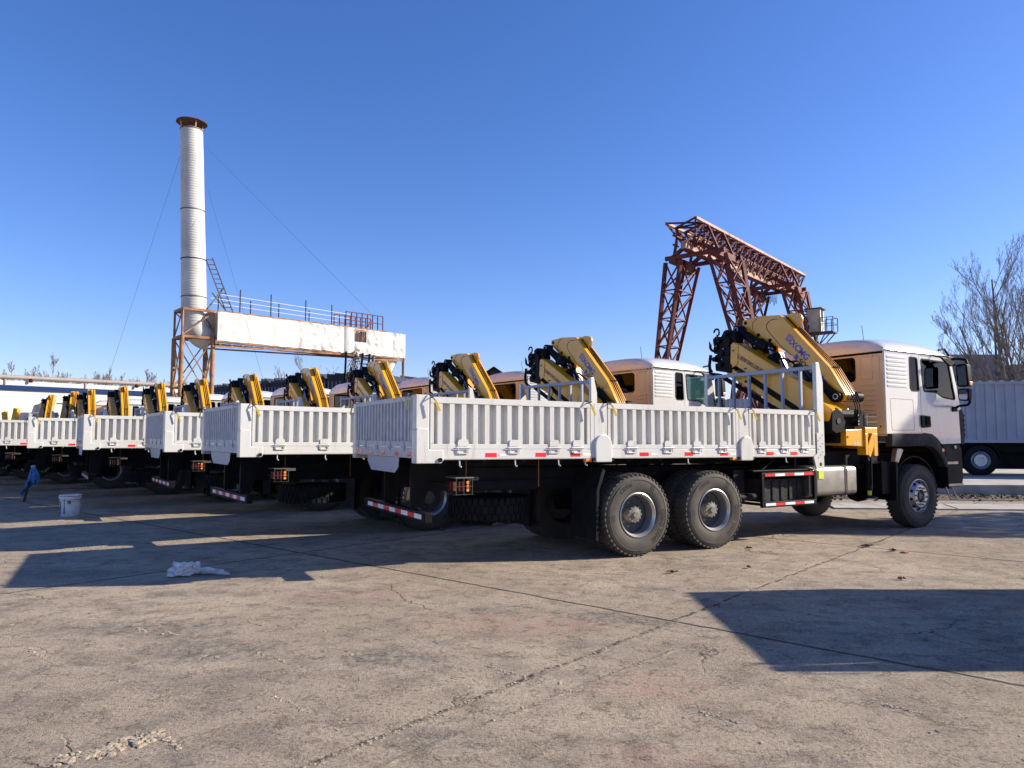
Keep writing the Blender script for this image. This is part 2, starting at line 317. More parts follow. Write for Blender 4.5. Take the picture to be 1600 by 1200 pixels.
# ------------------------------------------------------------------ the crane truck (local: x forward, y to its left, z up; y=0 right tyre face)
SH = .0085; CY = 1.23; YB = -.02; YT = 2.48; XR = -3.214
def wheel_parts(par, x, y, side, kind):
    """side +1: outer face at y looking to -y ; -1 mirrored"""
    def Y(v): return y + side * v
    z = .555; wh = empty('wheel', (0, 0, 0)); wh.parent = par
    t = MB()
    prof = [(.298, .03), (.33, .008), (.40, 0), (.455, 0), (.505, .012), (.535, .026), (.545, .045), (.547, .155), (.545, .265), (.535, .285), (.505, .30), (.40, .31), (.33, .30), (.298, .28)]
    t.lathe([(r, side * h) for r, h in prof], (x, y, z), n=64, closed=True)
    ng = 46
    for i in range(ng):
        for (y0, y1, da, wd, dr) in ((.012, .075, 0, .60, .0), (.235, .298, .5, .60, .0), (.085, .15, .25, .8, .0), (.16, .225, .75, .8, .0)):
            a = 2 * pi * (i + da) / ng; h = pi / ng * wd; vs = []
            for rr in (.53 if y0 < .02 or y1 > .29 else .54, .562):
                for aa in (a - h, a + h):
                    for yy in (y0, y1):
                        r2 = rr - (.012 if (rr > .55 and ((yy < .02) or (yy > .29))) else 0)
                        vs.append((x + r2 * cos(aa + (yy - .15) * .5), Y(yy), z + r2 * sin(aa + (yy - .15) * .5)))
            t.add(vs, [(4, 5, 7, 6), (0, 4, 6, 2), (1, 3, 7, 5), (0, 1, 5, 4), (2, 6, 7, 3)])
    if kind != 'inner':
        ys = Y(-.0025)
        if side > 0:
            a0 = {'rear': 2.35, 'front': 2.55}[kind]
            first, second = ('CR926', 'CHAO YANG') if kind == 'rear' else ('CHAO YANG', 'CR926')
            t.text(first, (0, 0, 0), (0, 0, 0), (0, 0, 0), .078, 1, bold=.003, circle=(x, ys, z, .398, a0))
            t.text(second, (0, 0, 0), (0, 0, 0), (0, 0, 0), .078, 1, bold=.003, circle=(x, ys, z, .398, a0 - 2.2))
            for k in range(3):
                for aa in (a0 + .75, a0 - 1.5): t.add([(x + r_ * cos(aa + da), ys, z + r_ * sin(aa + da)) for r_, da in ((.39, k * .07), (.47, k * .07 + .03), (.47, k * .07 + .07), (.39, k * .07 + .035))], [(0, 1, 2, 3)], 1)
        t.lathe([(.470, -side * .002), (.476, -side * .004), (.482, -side * .001)], (x, y, z), n=64)
    t.build('tyre', ['rubber', 'lettering'], wh, smooth=True)
    r = MB()
    if kind == 'front':
        r.lathe([(.302, side * h) if i == 0 else (rr, side * h) for i, (rr, h) in enumerate([(.302, .05), (.300, .022), (.288, .018), (.280, .05), (.262, .075), (.245, .045), (.205, .0), (.19, -.012), (.115, -.012), (.11, 0), (.10, .04)])], (x, y, z), n=48)
        for i in range(10):
            a = 2 * pi * i / 10 + .2; c = V((x + .236 * cos(a), Y(.025), z + .236 * sin(a)))
            nrm = V((cos(a) * .75, -side * .66, sin(a) * .75)).normalized()
            r.tube(c - nrm * .004, c + nrm * .006, .027, .027, 12, 1)
            a += .3; c = V((x + .15 * cos(a), Y(-.012), z + .15 * sin(a))); r.tube(c, c + V((0, -side * .03, 0)), .019, .014, 6, 0); r.tube(c + V((0, -side * .03, 0)), c + V((0, -side * .037, 0)), .008, .008, 6, 1)
        r.build('rim', ['chrome', 'black'], wh, smooth=True)
        h = MB(); h.lathe([(.105, side * .0), (.098, side * .035), (.06, side * .03), (.055, side * -.005), (.0, side * -.008)], (x, y, z), n=24); h.build('hub', 'hub', wh, smooth=True)
    elif kind == 'rear':
        r.lathe([(.300, side * h) if 0 else (rr, side * h) for rr, h in [(.302, .05), (.303, .012), (.292, .006), (.282, .016), (.274, .035), (.268, .04), (.262, .10), (.256, .16)]], (x, y, z), n=56)
        r.lathe([(.256, side * .16), (.245, side * .185), (.19, side * .195), (.13, side * .19), (.10, side * .19)], (x, y, z), n=40, mi=1)
        for i in range(10):
            a = 2 * pi * i / 10; c = V((x + .165 * cos(a), Y(.19), z + .165 * sin(a))); r.tube(c, c - V((0, side * .035, 0)), .016, .013, 6, 2)
        r.build('rim', ['chrome', 'dark_rim', 'hub'], wh, smooth=True)
        h = MB(); h.lathe([(.115, side * .19), (.105, side * .09), (.098, side * .075), (.04, side * .065), (.038, side * .05), (.0, side * .05)], (x, y, z), n=28)
        for i in range(12):
            a = 2 * pi * i / 12; c = V((x + .10 * cos(a), Y(.10), z + .10 * sin(a))); h.tube(c, c - V((0, side * .028, 0)), .017, .015, 8)
        h.build('hub', 'hub', wh, smooth=True)
    else:
        r.lathe([(.30, side * .02), (.26, side * .06), (.25, side * .14), (.10, side * .14)], (x, y, z), n=32); r.build('rim', 'dark_rim', wh, smooth=True)
    return wh

def latch(mb, x, y, z, sx=1, ax='y'):
    """bent hook with yellow grip that hangs from a panel corner"""
    def P(u, d, h): return (x + u * sx, y - d, z + h) if ax == 'y' else (x - d, y + u * sx, z + h)
    mb.path([P(-.03, 0, .0), P(-.02, .05, .0), P(.0, .06, -.02), P(.015, .055, -.05)], .007, 6, 0)
    mb.path([P(-.05, .01, .035), P(-.02, .045, .01), P(.02, .05, .02)], .008, 6, 0)
    a, b = V(P(.01, .06, -.03)), V(P(.065, .07, -.155)); mb.bar(a, b, .012, .026, 1)
    return mb

def corrug(mb, a, b, z0, z1, pitch, face, depth, ax, mi=0, top=.065, out=1):
    """vertical corrugation between a..b along the panel; outer plane at `face`, recess inwards"""
    n = max(1, round((b - a) / pitch)); p = (b - a) / n; pts = []
    for i in range(n):
        s = a + i * p; g = (p - top) / 2; sl = .012
        pts += [(s, depth), (s + g - sl, depth), (s + g, 0), (s + g + top, 0), (s + g + top + sl, depth)]
    pts.append((b, depth)); vs = []; fs = []
    for u, d in pts:
        for z in (z0, z1): vs.append((u, face + d * out, z) if ax == 'y' else (face + d * out, u, z))
    for i in range(len(pts) - 1): fs.append((2 * i, 2 * i + 2, 2 * i + 3, 2 * i + 1))
    return mb.add(vs, fs, mi)

def make_truck():
    T = empty('crane_truck')
    B = lambda mb, name, m, par=T, **k: mb.build(name, m, par, **k)
    # ---- bed -------------------------------------------------------------
    def both(fn):
        for s in (1, -1): fn(s)
    f = MB(); f.box(XR + .05, 3.66, YB + .05, YT - .05, 1.40, 1.455); B(f, 'bed_floor', 'galv', shear=SH)
    for s in (0, 1):
        Yf = lambda d: YB + d if s == 0 else YT - d
        r = MB(); r.box(XR + .17, 3.56, Yf(0), Yf(.06), 1.352, 1.465); r.box(XR + .17, 3.56, Yf(.004), Yf(.09), 1.345, 1.36)
        rail = B(r, 'side_rail', 'white', shear=SH, bevel=.004)
        xs = [-2.1, -1.4, -.98, .55, 1.15, 1.62, 2.55, 3.05] if s == 0 else [-1.7, 0, 1.5, 3]
        for x in [-2.32, -1.62, -1.10, .02, .82, 1.50, 2.45, 2.98]:
            q = MB(); q.box(x, x + .15, Yf(-.003), Yf(.002), 1.375, 1.425); B(q, 'reflector', 'red', rail, shear=SH)
            q = MB(); q.box(x + .19, x + .31, Yf(-.002), Yf(.002), 1.385, 1.415); q.box(x + .165, x + .175, Yf(-.0025), Yf(.002), 1.395, 1.405, 1); B(q, 'rail_sticker', ['whiteink', 'red'], rail, shear=SH)
        for x in (-2.65, -1.9, -1.27, -.86, .9, 2.9):
            q = MB(); q.path([(x, Yf(.03), 1.35), (x, Yf(.02), 1.27), (x + .012, Yf(.0), 1.262)], .009, 6); B(q, 'rope_hook', 'white', rail, shear=SH)
        for x0, x1, hx in ((-3.04, -.792, (-2.62, -1.93, -1.35, -1.0)), (-.515, 1.822, (-.12, .52, 1.05, 1.55)), (2.092, 3.56, (2.36, 2.85, 3.3))):
            p = MB(); D = Yf
            p.box(x0 + .005, x1 - .005, D(-.004), D(.05), 2.005, 2.078)            # top rail
            p.box(x0 + .005, x1 - .005, D(-.002), D(.05), 1.472, 1.532)
            p.box(x0 + .005, x0 + .05, D(0), D(.05), 1.534, 2.003); p.box(x1 - .05, x1 - .005, D(0), D(.05), 1.534, 2.003)
            corrug(p, x0 + .05, x1 - .05, 1.532, 2.006, .156, D(.002), .062, 'y', 0, top=.062, out=1 if s == 0 else -1)
            p.box(x0 + .02, x1 - .02, D(.066), D(.07), 1.5, 2.05)
            pan = B(p, 'side_panel', 'white', shear=SH, bevel=.003, seg=1)
            for x in hx:
                h = MB(); h.prism(rpoly([(x - .07, 1.505), (x + .07, 1.505), (x + .07, 1.56), (x + .05, 1.585), (x - .05, 1.585), (x - .07, 1.56)], .012), 'y', D(-.014), D(-.003))
                h.tube((x - .09, D(-.018), 1.488), (x + .09, D(-.018), 1.488), .011, n=8)
                h.path([(x - .065, D(-.018), 1.49), (x - .065, D(-.012), 1.42), (x + .065, D(-.012), 1.42), (x + .065, D(-.018), 1.49)], .008, 6)
                B(h, 'hinge', 'white', pan, shear=SH, smooth=True)
            for x in (x0 + .0, x1 - .03):
                sg = 1
                if s == 0: h = latch(MB(), x + .03 * (x == x0), D(0), 2.065); B(h, 'latch', ['darksteel', 'yhandle'], pan, shear=SH)
        # posts
        for x0, x1 in ((-.787, -.520), (1.827, 2.087)):
            p = MB(); p.box(x0, x1, D(.002), D(.08), 1.466, 2.072); p.box(x0 + .06, x0 + .064, D(-.001), D(.01), 1.6, 2.07, 1); post = B(p, 'stake_post', ['white', 'galv'], shear=SH, bevel=.006)
            xa, xb = x0 + .055, x1 + .055; c = [(xa, 1.30), (xb, 1.30), (xb, 1.55), (xb - .03, 1.615), (xb - .09, 1.66), (xa + .09, 1.66), (xa + .03, 1.615), (xa, 1.55)]
            p = MB(); p.prism(rpoly(c, .03), 'y', D(-.032), D(.06)); B(p, 'post_socket', 'white', post, bevel=.012, shear=SH)
            for xq in (xa - .02, xb + .01): p = MB(); p.tube((xq, D(-.03), 1.335), (xq, D(.02), 1.335), .022, n=10); B(p, 'rubber_stop', 'black', post, shear=SH)
            m = MB(); m.box(x0 - .08, x0 + .02, D(0), D(.07), 1.305, 1.345) if s == 0 else m.box(x0 - .08, x0 + .02, D(0), D(.07), 1.305, 1.345)
            B(m, 'marker_lamp', 'amber', shear=SH, bevel=.006)
        # rear corner post
        p = MB(); p.box(XR, -3.045, D(0), D(.12), 1.69, 2.098); p.prism([(XR, 1.306), (XR, 1.69), (XR + .02, 1.71), (-3.075, 1.71), (-3.05, 1.69), (-3.05, 1.466), (-2.87, 1.466), (-2.87, 1.34), (-2.90, 1.306)], 'y', D(-.012), D(.13))
        post = B(p, 'corner_post', 'white', shear=SH, bevel=.01)
        p = MB(); p.tube((-2.915, D(-.03), 1.345), (-2.915, D(.02), 1.345), .026, n=12); B(p, 'rubber_stop', 'black', post, shear=SH, smooth=True)
        # front gusset
        holes = [[(3.66 + .035 * cos(a), 1.225 + .035 * sin(a)) for a in [2 * pi * k / 10 for k in range(10)]]]
        p = MB(); p.prism([(3.50, 1.352), (3.56, 1.15), (3.74, 1.15), (3.74, 1.74), (3.585, 1.74), (3.585, 1.40)], 'y', D(-.012), D(.02), holes=holes)
        for k in range(10): p.tube((3.61 + .05 * (k % 3), D(-.013), 1.33 + .045 * k), (3.61 + .05 * (k % 3), D(-.016), 1.33 + .045 * k), .008, n=8, mi=1)
        B(p, 'gusset_plate', ['white', 'black'], shear=SH)
    # tailgate
    p = MB(); a, b = YB + .13, YT - .13
    p.box(XR - .002, XR + .045, a, b, 2.03, 2.09); p.box(XR - .002, XR + .045, a, b, 1.49, 1.56); p.box(XR, XR + .045, a, a + .05, 1.562, 2.028); p.box(XR, XR + .045, b - .05, b, 1.562, 2.028)
    corrug(p, a + .05, b - .05, 1.56, 2.03, .125, XR + .002, .038, 'x', 0, top=.05); p.box(XR + .042, XR + .05, a + .02, b - .02, 1.5, 2.06)
    tg = B(p, 'tailgate', 'galv', shear=0, bevel=.003, seg=1)
    for y in (.35, .85, 1.35, 1.85, 2.2):
        h = MB(); h.tube((XR - .012, y - .06, 1.49), (XR - .012, y + .06, 1.49), .01, n=8); h.box(XR - .01, XR - .002, y - .012, y + .012, 1.44, 1.56); B(h, 'hinge', 'galv', tg)
    for y, sx in ((a + .03, -1), (b - .03, 1)): B(latch(MB(), XR, y, 2.08, sx, 'x'), 'latch', ['darksteel', 'yhandle'], tg)
    p = MB(); p.box(XR - .001, XR + .06, a, b, 1.365, 1.485); tr = B(p, 'tail_rail', 'galv', bevel=.004)
    for y in (.18, .62, 1.12, 1.62, 2.06, 2.28):
        q = MB(); q.box(XR - .004, XR + .001, y - .06, y + .06, 1.385, 1.435); B(q, 'reflector', 'red', tr)
    p = MB(); p.prism([(.62, 1.36), (1.86, 1.36), (1.86, 1.29), (1.70, 1.17), (.76, 1.17), (.64, 1.24)], 'x', XR + .03, XR + .036); B(p, 'number_plate_panel', 'plate')
    # headboard
    for y0, y1 in ((YB, YB + .07), (YT - .07, YT)): p = MB(); p.prism([(3.66, 1.36), (3.78, 1.36), (3.78, 2.55), (3.70, 2.86), (3.62, 2.86), (3.62, 2.1)], 'y', y0, y1); B(p, 'headboard_post', 'white', bevel=.006, shear=SH)
    p = MB(); p.box(3.64, 3.70, YB + .07, YT - .07, 2.755, 2.815); p.box(3.64, 3.70, YB + .07, YT - .07, 2.04, 2.10)
    for k in range(6): y = YB + .07 + (k + .75) * 2.3 / 6.3; p.box(3.645, 3.695, y - .02, y + .02, 2.1, 2.755)
    B(p, 'headboard_rails', 'bluegrey', bevel=.004, shear=SH)  # blue-grey colour carries the shade on the rails behind the white posts
    p = MB(); p.box(3.62, 3.70, YB + .07, YT - .07, 1.36, 2.04); corrug(p, YB + .1, YT - .1, 1.45, 2.0, .15, 3.60, .02, 'x', 0); B(p, 'headboard_panel', 'galv', shear=SH)
    # ---- chassis ----------------------------------------------------------
    for y0 in (.80, 1.59):
        p = MB(); p.prism([(XR + .3, 1.22), (7.3, 1.05), (7.3, .85), (2.2, .85), (-2.0, .90), (-2.9, .93), (XR + .3, 1.12)], 'y', y0, y0 + .008); p.box(-2.9, 7.2, y0 - .03 if y0 < 1 else y0, y0 + .04 if y0 < 1 else y0 + .07, 1.02, 1.03); B(p, 'chassis_rail', 'frame')
    p = MB()
    for x in [XR + .35 + .55 * k for k in range(13)]: p.box(x, x + .06, YB + .1, YT - .1, 1.30, 1.40)
    p.box(XR + .3, 3.6, .78, .84, 1.225, 1.30); p.box(XR + .3, 3.6, 1.62, 1.68, 1.225, 1.30); B(p, 'bed_subframe', 'frame', shear=SH * .8)
    p = MB()
    for x in (0, 1.4, 6.306): p.tube((x, .3, .555), (x, 2.16, .555), .075, n=12); p.lathe([(.0, -.2), (.17, -.12), (.2, 0), (.17, .12), (.0, .2)], (x, CY, .555), n=16)
    for x in (.7,): 
        for y in (.72, 1.72): p.box(x - .95, x + .95, y - .04, y + .04, .62, .72); p.box(x - .6, x + .6, y - .04, y + .04, .72, .82)
    p.tube((1.5, CY, .62), (5.2, CY, .75), .06, n=10); p.box(5.3, 7.0, .5, 1.96, .7, 1.25); p.box(2.6, 5.2, .9, 1.56, .78, 1.0)
    B(p, 'axles_and_driveline', 'frame', smooth=True)
    p = MB()
    for x, y in ((-2.45, .25), (-1.3, .45)): p.path([(x, y, 1.32), (x, y, .95)], .006, 5)
    B(p, 'lashing_rod', 'rust2')
    # rear underrun bar
    p = MB(); p.box(-3.08, -2.99, .02, 2.32, .62, .74); bar = B(p, 'underrun_bar', 'black', bevel=.008)
    for k in range(9):
        y = .12 + k * .225; q = MB(); q.box(-3.083, -3.079, y, y + .225, .655, .71, 0); B(q, 'reflective_strip', 'red' if k % 2 else 'refw', bar)
    for y in (.62, 1.60): p = MB(); p.prism([(-3.02, .74), (-2.86, .74), (-2.7, 1.3), (-3.02, 1.3)], 'y', y, y + .05); B(p, 'bar_bracket', 'black')
    for y0 in (.10, 2.10):
        l_ = MB(); l_.box(-2.64, -2.46, y0, y0 + .26, .95, 1.09); la = B(l_, 'tail_lamp', 'black', bevel=.008)
        for k, m_ in enumerate(('redlens', 'redlens', 'amber') if y0 > 1 else ('amber', 'redlens', 'redlens')):
            q = MB(); q.box(-2.65, -2.641, y0 + .015 + k * .08, y0 + .085 + k * .08, .965, 1.075); B(q, 'lens', m_, la, bevel=.005)
        if y0 < 1:
            for k in range(3): q = MB(); q.tube((-2.50, y0 - .012, .975 + k * .045), (-2.50, y0 - .001, .975 + k * .045), .02, n=10); B(q, 'side_lens', 'amber', la, smooth=True)
            for k in range(2): q = MB(); q.box(-2.62 + k * .045, -2.595 + k * .045, y0 - .008, y0 - .001, .965, 1.075); B(q, 'side_lens', 'redlens', la, bevel=.003)
        q = MB()
        for xx in (-2.66, -2.56, -2.45): q.path([(xx, y0 - .025, 1.12), (xx, y0 - .025, .92)], .003, 5)
        for zz in (1.115, 1.02, .925): q.path([(-2.665, y0 + .28, zz), (-2.665, y0 - .025, zz), (-2.44, y0 - .025, zz)], .003, 5)
        q.box(-2.67, -2.43, y0 - .03, y0 + .28, 1.12, 1.127, 1); q.box(-2.46, -2.0, y0 + .1, y0 + .16, 1.08, 1.12) if y0 > 1 else q.box(-2.46, -2.3, y0 + .1, .8, 1.08, 1.12); B(q, 'lamp_guard', ['darksteel', 'tank'], la)
    # spare
    sp = empty('spare_wheel'); sp.parent = T
    t = MB(); prof = [(.30, .03), (.33, .01), (.42, 0), (.505, .012), (.545, .045), (.547, .155), (.545, .265), (.505, .30), (.42, .31), (.33, .30), (.30, .28)]
    t.lathe(prof, (-1.66, 1.2, .50), 'z', 48, closed=True)
    for i in range(40):
        for y0, y1, da in ((.015, .09, 0), (.10, .2, .5), (.21, .295, 0)):
            a = 2 * pi * (i + da) / 40; h = .055; t.add([(-1.66 + r * cos(a + k), 1.2 + r * sin(a + k), .5 + z) for r in (.54, .562) for k in (-h, h) for z in (y0, y1)], [(4, 5, 7, 6), (0, 4, 6, 2), (1, 3, 7, 5), (0, 1, 5, 4), (2, 6, 7, 3)])
    t.build('tyre', 'darkrubber', sp, smooth=True); t = MB(); t.lathe([(.3, .03), (.26, .06), (.25, .14), (.0, .14)], (-1.66, 1.2, .5), 'z', 32); t.build('rim', 'dark_rim', sp, smooth=True)
    # ---- wheels
    for x in (0, 1.4):
        wheel_parts(T, x, 0, 1, 'rear'); wheel_parts(T, x, .345, 1, 'inner'); wheel_parts(T, x, 2.46, -1, 'rear'); wheel_parts(T, x, 2.115, -1, 'inner')
    wheel_parts(T, 6.306, 0.0, 1, 'front'); wheel_parts(T, 6.306, 2.46, -1, 'front')
    # mudguards
    for s in (0, 1):
        Yf = lambda d: d if s == 0 else 2.46 - d
        p = MB(); p.prism([(-.66, .25), (-.62, .25), (-.60, .9), (-.50, 1.16), (-.54, 1.19), (-.64, .92)], 'y', Yf(.06), Yf(.66)); B(p, 'mud_flap', 'frame')
        # front arch + fender
        th = [i / 14 for i in range(15)]; o = [(5.50, 1.43), (5.52, 1.655), (6.50, 1.66), (6.70, 1.63), (6.88, 1.53), (7.02, 1.38), (7.12, 1.2), (7.16, 1.05)]; inn = [(7.05, 1.05), (7.0, 1.14), (6.92, 1.26), (6.80, 1.36), (6.66, 1.42), (6.50, 1.435)]
        p = MB(); p.prism(o + inn, 'y', Yf(-.03), Yf(.10)); fe = B(p, 'wheel_arch', 'plastic', bevel=.02, seg=3)
        q = MB(); q.tube((6.98, Yf(-.045), 1.36), (6.98, Yf(-.02), 1.36), .035, n=14); B(q, 'side_lamp', 'amber', fe, smooth=True)
        p = MB(); p.lathe([(.64, 0), (.66, 0), (.66, .32 if s == 0 else -.32), (.64, .32 if s == 0 else -.32)], (6.306, Yf(.09), .60), n=20, closed=True, a0=R(15), a1=R(172)); B(p, 'inner_arch', 'black', smooth=True)
        p = MB(); p.box(5.36, 5.70, Yf(.08), Yf(.5), .62, 1.17); p.box(5.10, 5.50, Yf(.10), Yf(.6), 1.14, 1.185); p.prism([(5.62, .5), (5.66, .5), (5.70, 1.17), (5.64, 1.17)], 'y', Yf(.0), Yf(.4)); B(p, 'rear_fender_bracket', 'black', bevel=.006)
        p = MB(); p.prism([(5.66, 1.14), (5.76, 1.14), (5.92, 1.37), (5.86, 1.40), (5.74, 1.40)], 'y', Yf(.03), Yf(.12)); B(p, 'fender_end_plate', 'tank', bevel=.01)
        # fuel tank / right only, battery box left
        p = MB(); sec = rpoly([(Yf(.06), .64), (Yf(.70), .64), (Yf(.70), 1.13), (Yf(.06), 1.13)], .09, 5)
        x0, x1 = (3.50, 4.66) if s == 0 else (3.0, 4.6)
        p.prism(sec, 'x', x0, x1); tk = B(p, 'fuel_tank', 'tank', bevel=.015, angle=50)
        for x in (x0 + .12, x1 - .30):
            q = MB()
            for dx in (0, .035): q.prism(offset_poly(sec, .008), 'x', x + dx, x + dx + .022)
            B(q, 'tank_strap', 'black' if 0 else 'darksteel', tk)
        if s == 0:
            q = MB(); q.box(3.70, 3.82, .045, .0595, .93, 1.06); B(q, 'sticker', 'sticker', tk)
            q = MB(); q.tube((4.0, .25, 1.13), (4.0, .25, 1.19), .06, n=14); B(q, 'filler_cap', 'black', tk, smooth=True)
            # side guard
            p = MB(); p.box(2.36, 3.56, .0, .05, .99, 1.06); p.box(2.38, 3.58, .0, .05, .535, .62); p.box(3.53, 3.585, .0, .05, .62, 1.06); p.box(2.36, 2.41, .0, .05, .535, .99); p.box(2.2, 3.55, .02, .35, 1.075, 1.10); p.prism([(2.40, 1.06), (2.44, 1.06), (2.9, 1.33), (2.86, 1.33)], 'y', .1, .14); p.box(3.2, 3.25, .1, .15, 1.1, 1.33); p.box(2.38, 2.42, .05, .5, .56, .60); p.box(3.5, 3.54, .05, .5, .56, .60)
            gd = B(p, 'side_guard', 'black', bevel=.006)
            for zz, st in ((1.005, 1), (.56, 0)):
                for k in range(5): q = MB(); q.box(2.43 + k * .215, 2.645 + k * .215, -.004, -.0005, zz, zz + .04); B(q, 'reflective_strip', 'red' if (k + st) % 2 else 'refw', gd)
            p = MB(); p.box(2.50, 3.45, .16, .62, .60, .95); 
            for k in range(5): p.box(2.55 + k * .19, 2.62 + k * .19, .145, .16, .62, .93)
            B(p, 'battery_box', 'plastic', bevel=.01)
            p = MB(); p.box(1.98, 2.2, .2, .5, .6, 1.1); p.tube((2.0, .15, .70), (2.35, .15, .70), .05, n=10); B(p, 'air_tank', 'frame')
    return T
def crane(T):
    B = lambda mb, name, m, par=T, **k: mb.build(name, m, par, **k)
    XA = 4.30
    # outer boom with decals
    p = MB(); o = [(2.13, 3.84), (1.75, 3.865), (1.26, 3.82), (1.21, 3.79), (.24, 2.77), (-.05, 2.30), (-.02, 2.20), (.10, 2.19), (.42, 2.53), (1.09, 3.11), (1.38, 3.27), (1.49, 3.30), (1.75, 3.42), (2.0, 3.62), (2.14, 3.76)]
    p.prism(o, 'x', XA, XA + .30); ob = B(p, 'outer_boom', 'yellow', bevel=.008)
    p = MB()
    for y, z in ((2.06, 3.78), (1.75, 3.51), (1.48, 3.38)): p.tube((XA - .012, y, z), (XA + .312, y, z), .034, n=14)
    B(p, 'boom_pin', 'black', ob, smooth=True)
    p = MB(); p.tube((XA - .01, 1.26, 3.765), (XA + .31, 1.26, 3.765), .022, n=12); B(p, 'boom_bush', 'galv', ob, smooth=True)
    # weld seam lines
    p = MB(); path = [(1.02, 3.06), (1.11, 3.14), (1.25, 3.26), (1.36, 3.38), (1.47, 3.50), (1.55, 3.60), (1.56, 3.67), (1.50, 3.73), (1.41, 3.76), (1.30, 3.75)]
    p.path([(XA - .002, y, z) for y, z in path], .006, 5)
    p.path([(XA - .002, y, z) for y, z in [(1.86, 3.56), (1.90, 3.66), (1.88, 3.76), (1.78, 3.83)]], .005, 5); B(p, 'weld_seam', 'brown', ob)
    # ribs on the lit edge
    e = V((0, .97, -1.02)).normalized(); d = V((0, -(1.21 - .24), -(3.79 - 2.77))).normalized(); nrm = V((0, -d.z, d.y)); nrm = V((0, -.73, .69))
    p = MB()
    for dx in (.12, .18, .235): 
        pts = [(XA + dx, 1.30, 3.835), (XA + dx, 1.19, 3.782), (XA + dx, .225, 2.775), (XA + dx, -.075, 2.30), (XA + dx, -.13, 2.12), (XA + dx, -.14, 2.0), (XA + dx, -.08, 1.88), (XA + dx, .05, 1.82)]
        p.path(pts, .009, 6)
    p.bar((XA + .09, .23, 2.79), (XA + .26, .23, 2.79), .02, .02); B(p, 'hydraulic_hoses', 'hose', ob, smooth=True)
    p = MB(); p.path([(XA + .18, 1.2, 3.83), (XA + .18, .2, 2.80)], .02, 6); B(p, 'brass_pipe', 'yhandle', ob) if 0 else None
    p = MB(); p.prism(rpoly([(1.22, 3.74), (1.0, 3.55), (.90, 3.60), (.86, 3.70), (.90, 3.80), (1.05, 3.84), (1.2, 3.83)], .04), 'x', XA + .13, XA + .17); p.tube((XA + .125, .95, 3.73), (XA + .175, .95, 3.73), .025, n=10, mi=1); B(p, 'lifting_lug', ['yellow', 'galv'], ob, bevel=.004)
    # decals on the face that looks back (towards -x)
    def decal(txt, y, z, sz, m, bold=.004, shear=.25, name='lettering', dd=None):
        dv = V((0, -.71, -.705)) if dd is None else dd; uv = V((0, -dv.z, dv.y)); uv = V((0, dv.z, -dv.y)); uv = uv if uv.z > 0 else -uv
        q = MB(); q.text(txt, V((XA - .006, y, z)), dv, uv, sz, 0, shear, bold); return B(q, name, m, ob)
    dv = V((0, -.71, -.705)); uv = V((0, -.705, .71))
    def sq(u0, u1, v0, v1, O, x): return [O + dv * u + uv * v + V((x, 0, 0)) for u, v in ((u0, v0), (u1, v0), (u1, v1), (u0, v1))]
    O = V((XA, 1.14, 3.36))
    q = MB(); q.add(sq(0, .135, 0, .135, O, -.005), [(0, 1, 2, 3)], 0); q.add(sq(.012, .123, .012, .123, O, -.0065), [(0, 1, 2, 3)], 1)
    q.add(sq(.022, .113, .022, .113, O, -.0075), [(0, 1, 2, 3)], 0)
    q.add([O + dv * u + uv * v + V((-.009, 0, 0)) for u, v in ((.03, .105), (.105, .105), (.068, .03))], [(0, 1, 2)], 1)
    q.add([O + dv * u + uv * v + V((-.0105, 0, 0)) for u, v in ((.052, .105), (.083, .105), (.068, .07))], [(0, 1, 2)], 0); B(q, 'logo', ['blue', 'yellow'], ob)
    decal('XCMG', 1.045, 3.265, .165, 'blue', .005, .15)
    q = MB(); O2 = V((XA, .965, 3.005)); q.add(sq(0, .035, 0, .10, O2, -.005) , [(0, 1, 2, 3)]); q.add(sq(.043, .07, 0, .085, O2, -.005), [(0, 1, 2, 3)]); q.add(sq(0, .52, -.022, -.012, O2, -.005), [(0, 1, 2, 3)]); B(q, 'blue_stripe', 'blue', ob)
    decal('SQ8ZK3Q', .875, 2.925, .135, 'ink', .0025, 0)
    q = MB(); O3 = V((XA, .43, 2.60)); q.add(sq(0, .05, 0, .07, O3, -.005), [(0, 1, 2, 3)]); q.add(sq(.06, .16, .0, .05, O3, -.005), [(0, 1, 2, 3)]); B(q, 'blue_stripe', 'blue', ob)
    # end pin
    p = MB(); p.tube((XA - .08, .08, 2.27), (XA + .10, .08, 2.27), .085, n=18); p.tube((XA - .09, .08, 2.27), (XA - .084, .08, 2.27), .05, n=16, mi=1); p.tube((XA - .095, .08, 2.27), (XA - .09, .08, 2.27), .032, n=16); p.tube((XA + .28, -.0, 2.27), (XA + .42, -.0, 2.27), .09, n=16)
    B(p, 'knuckle_pin', ['black', 'galv'], smooth=True)
    p = MB(); p.prism(rpoly([(.0, 2.32), (.05, 2.17), (.18, 2.19), (.52, 2.50), (.60, 2.62), (.46, 2.66), (.1, 2.37)], .04), 'x', XA - .075, XA - .02); B(p, 'boom_link', 'black', bevel=.008)
    p = MB(); p.tube((XA + .05, .02, 2.27), (XA + .33, .02, 2.27), .075, n=18); B(p, 'copper_bush', 'rust2', smooth=True)
    # inner boom (between)
    p = MB(); p.prism([(2.05, 3.52), (1.86, 3.64), (1.40, 3.16), (1.30, 2.85), (.55, 2.0), (1.15, 1.75), (1.70, 2.75), (1.95, 3.30)], 'x', 4.40, 4.56); B(p, 'inner_boom', 'yellow', bevel=.008)
    p = MB(); p.prism([(.60, 2.55), (.10, 2.12), (.02, 1.98), (.22, 1.88), (.75, 2.35)], 'x', 4.22, 4.54); B(p, 'boom_foot', 'yellow', bevel=.01)
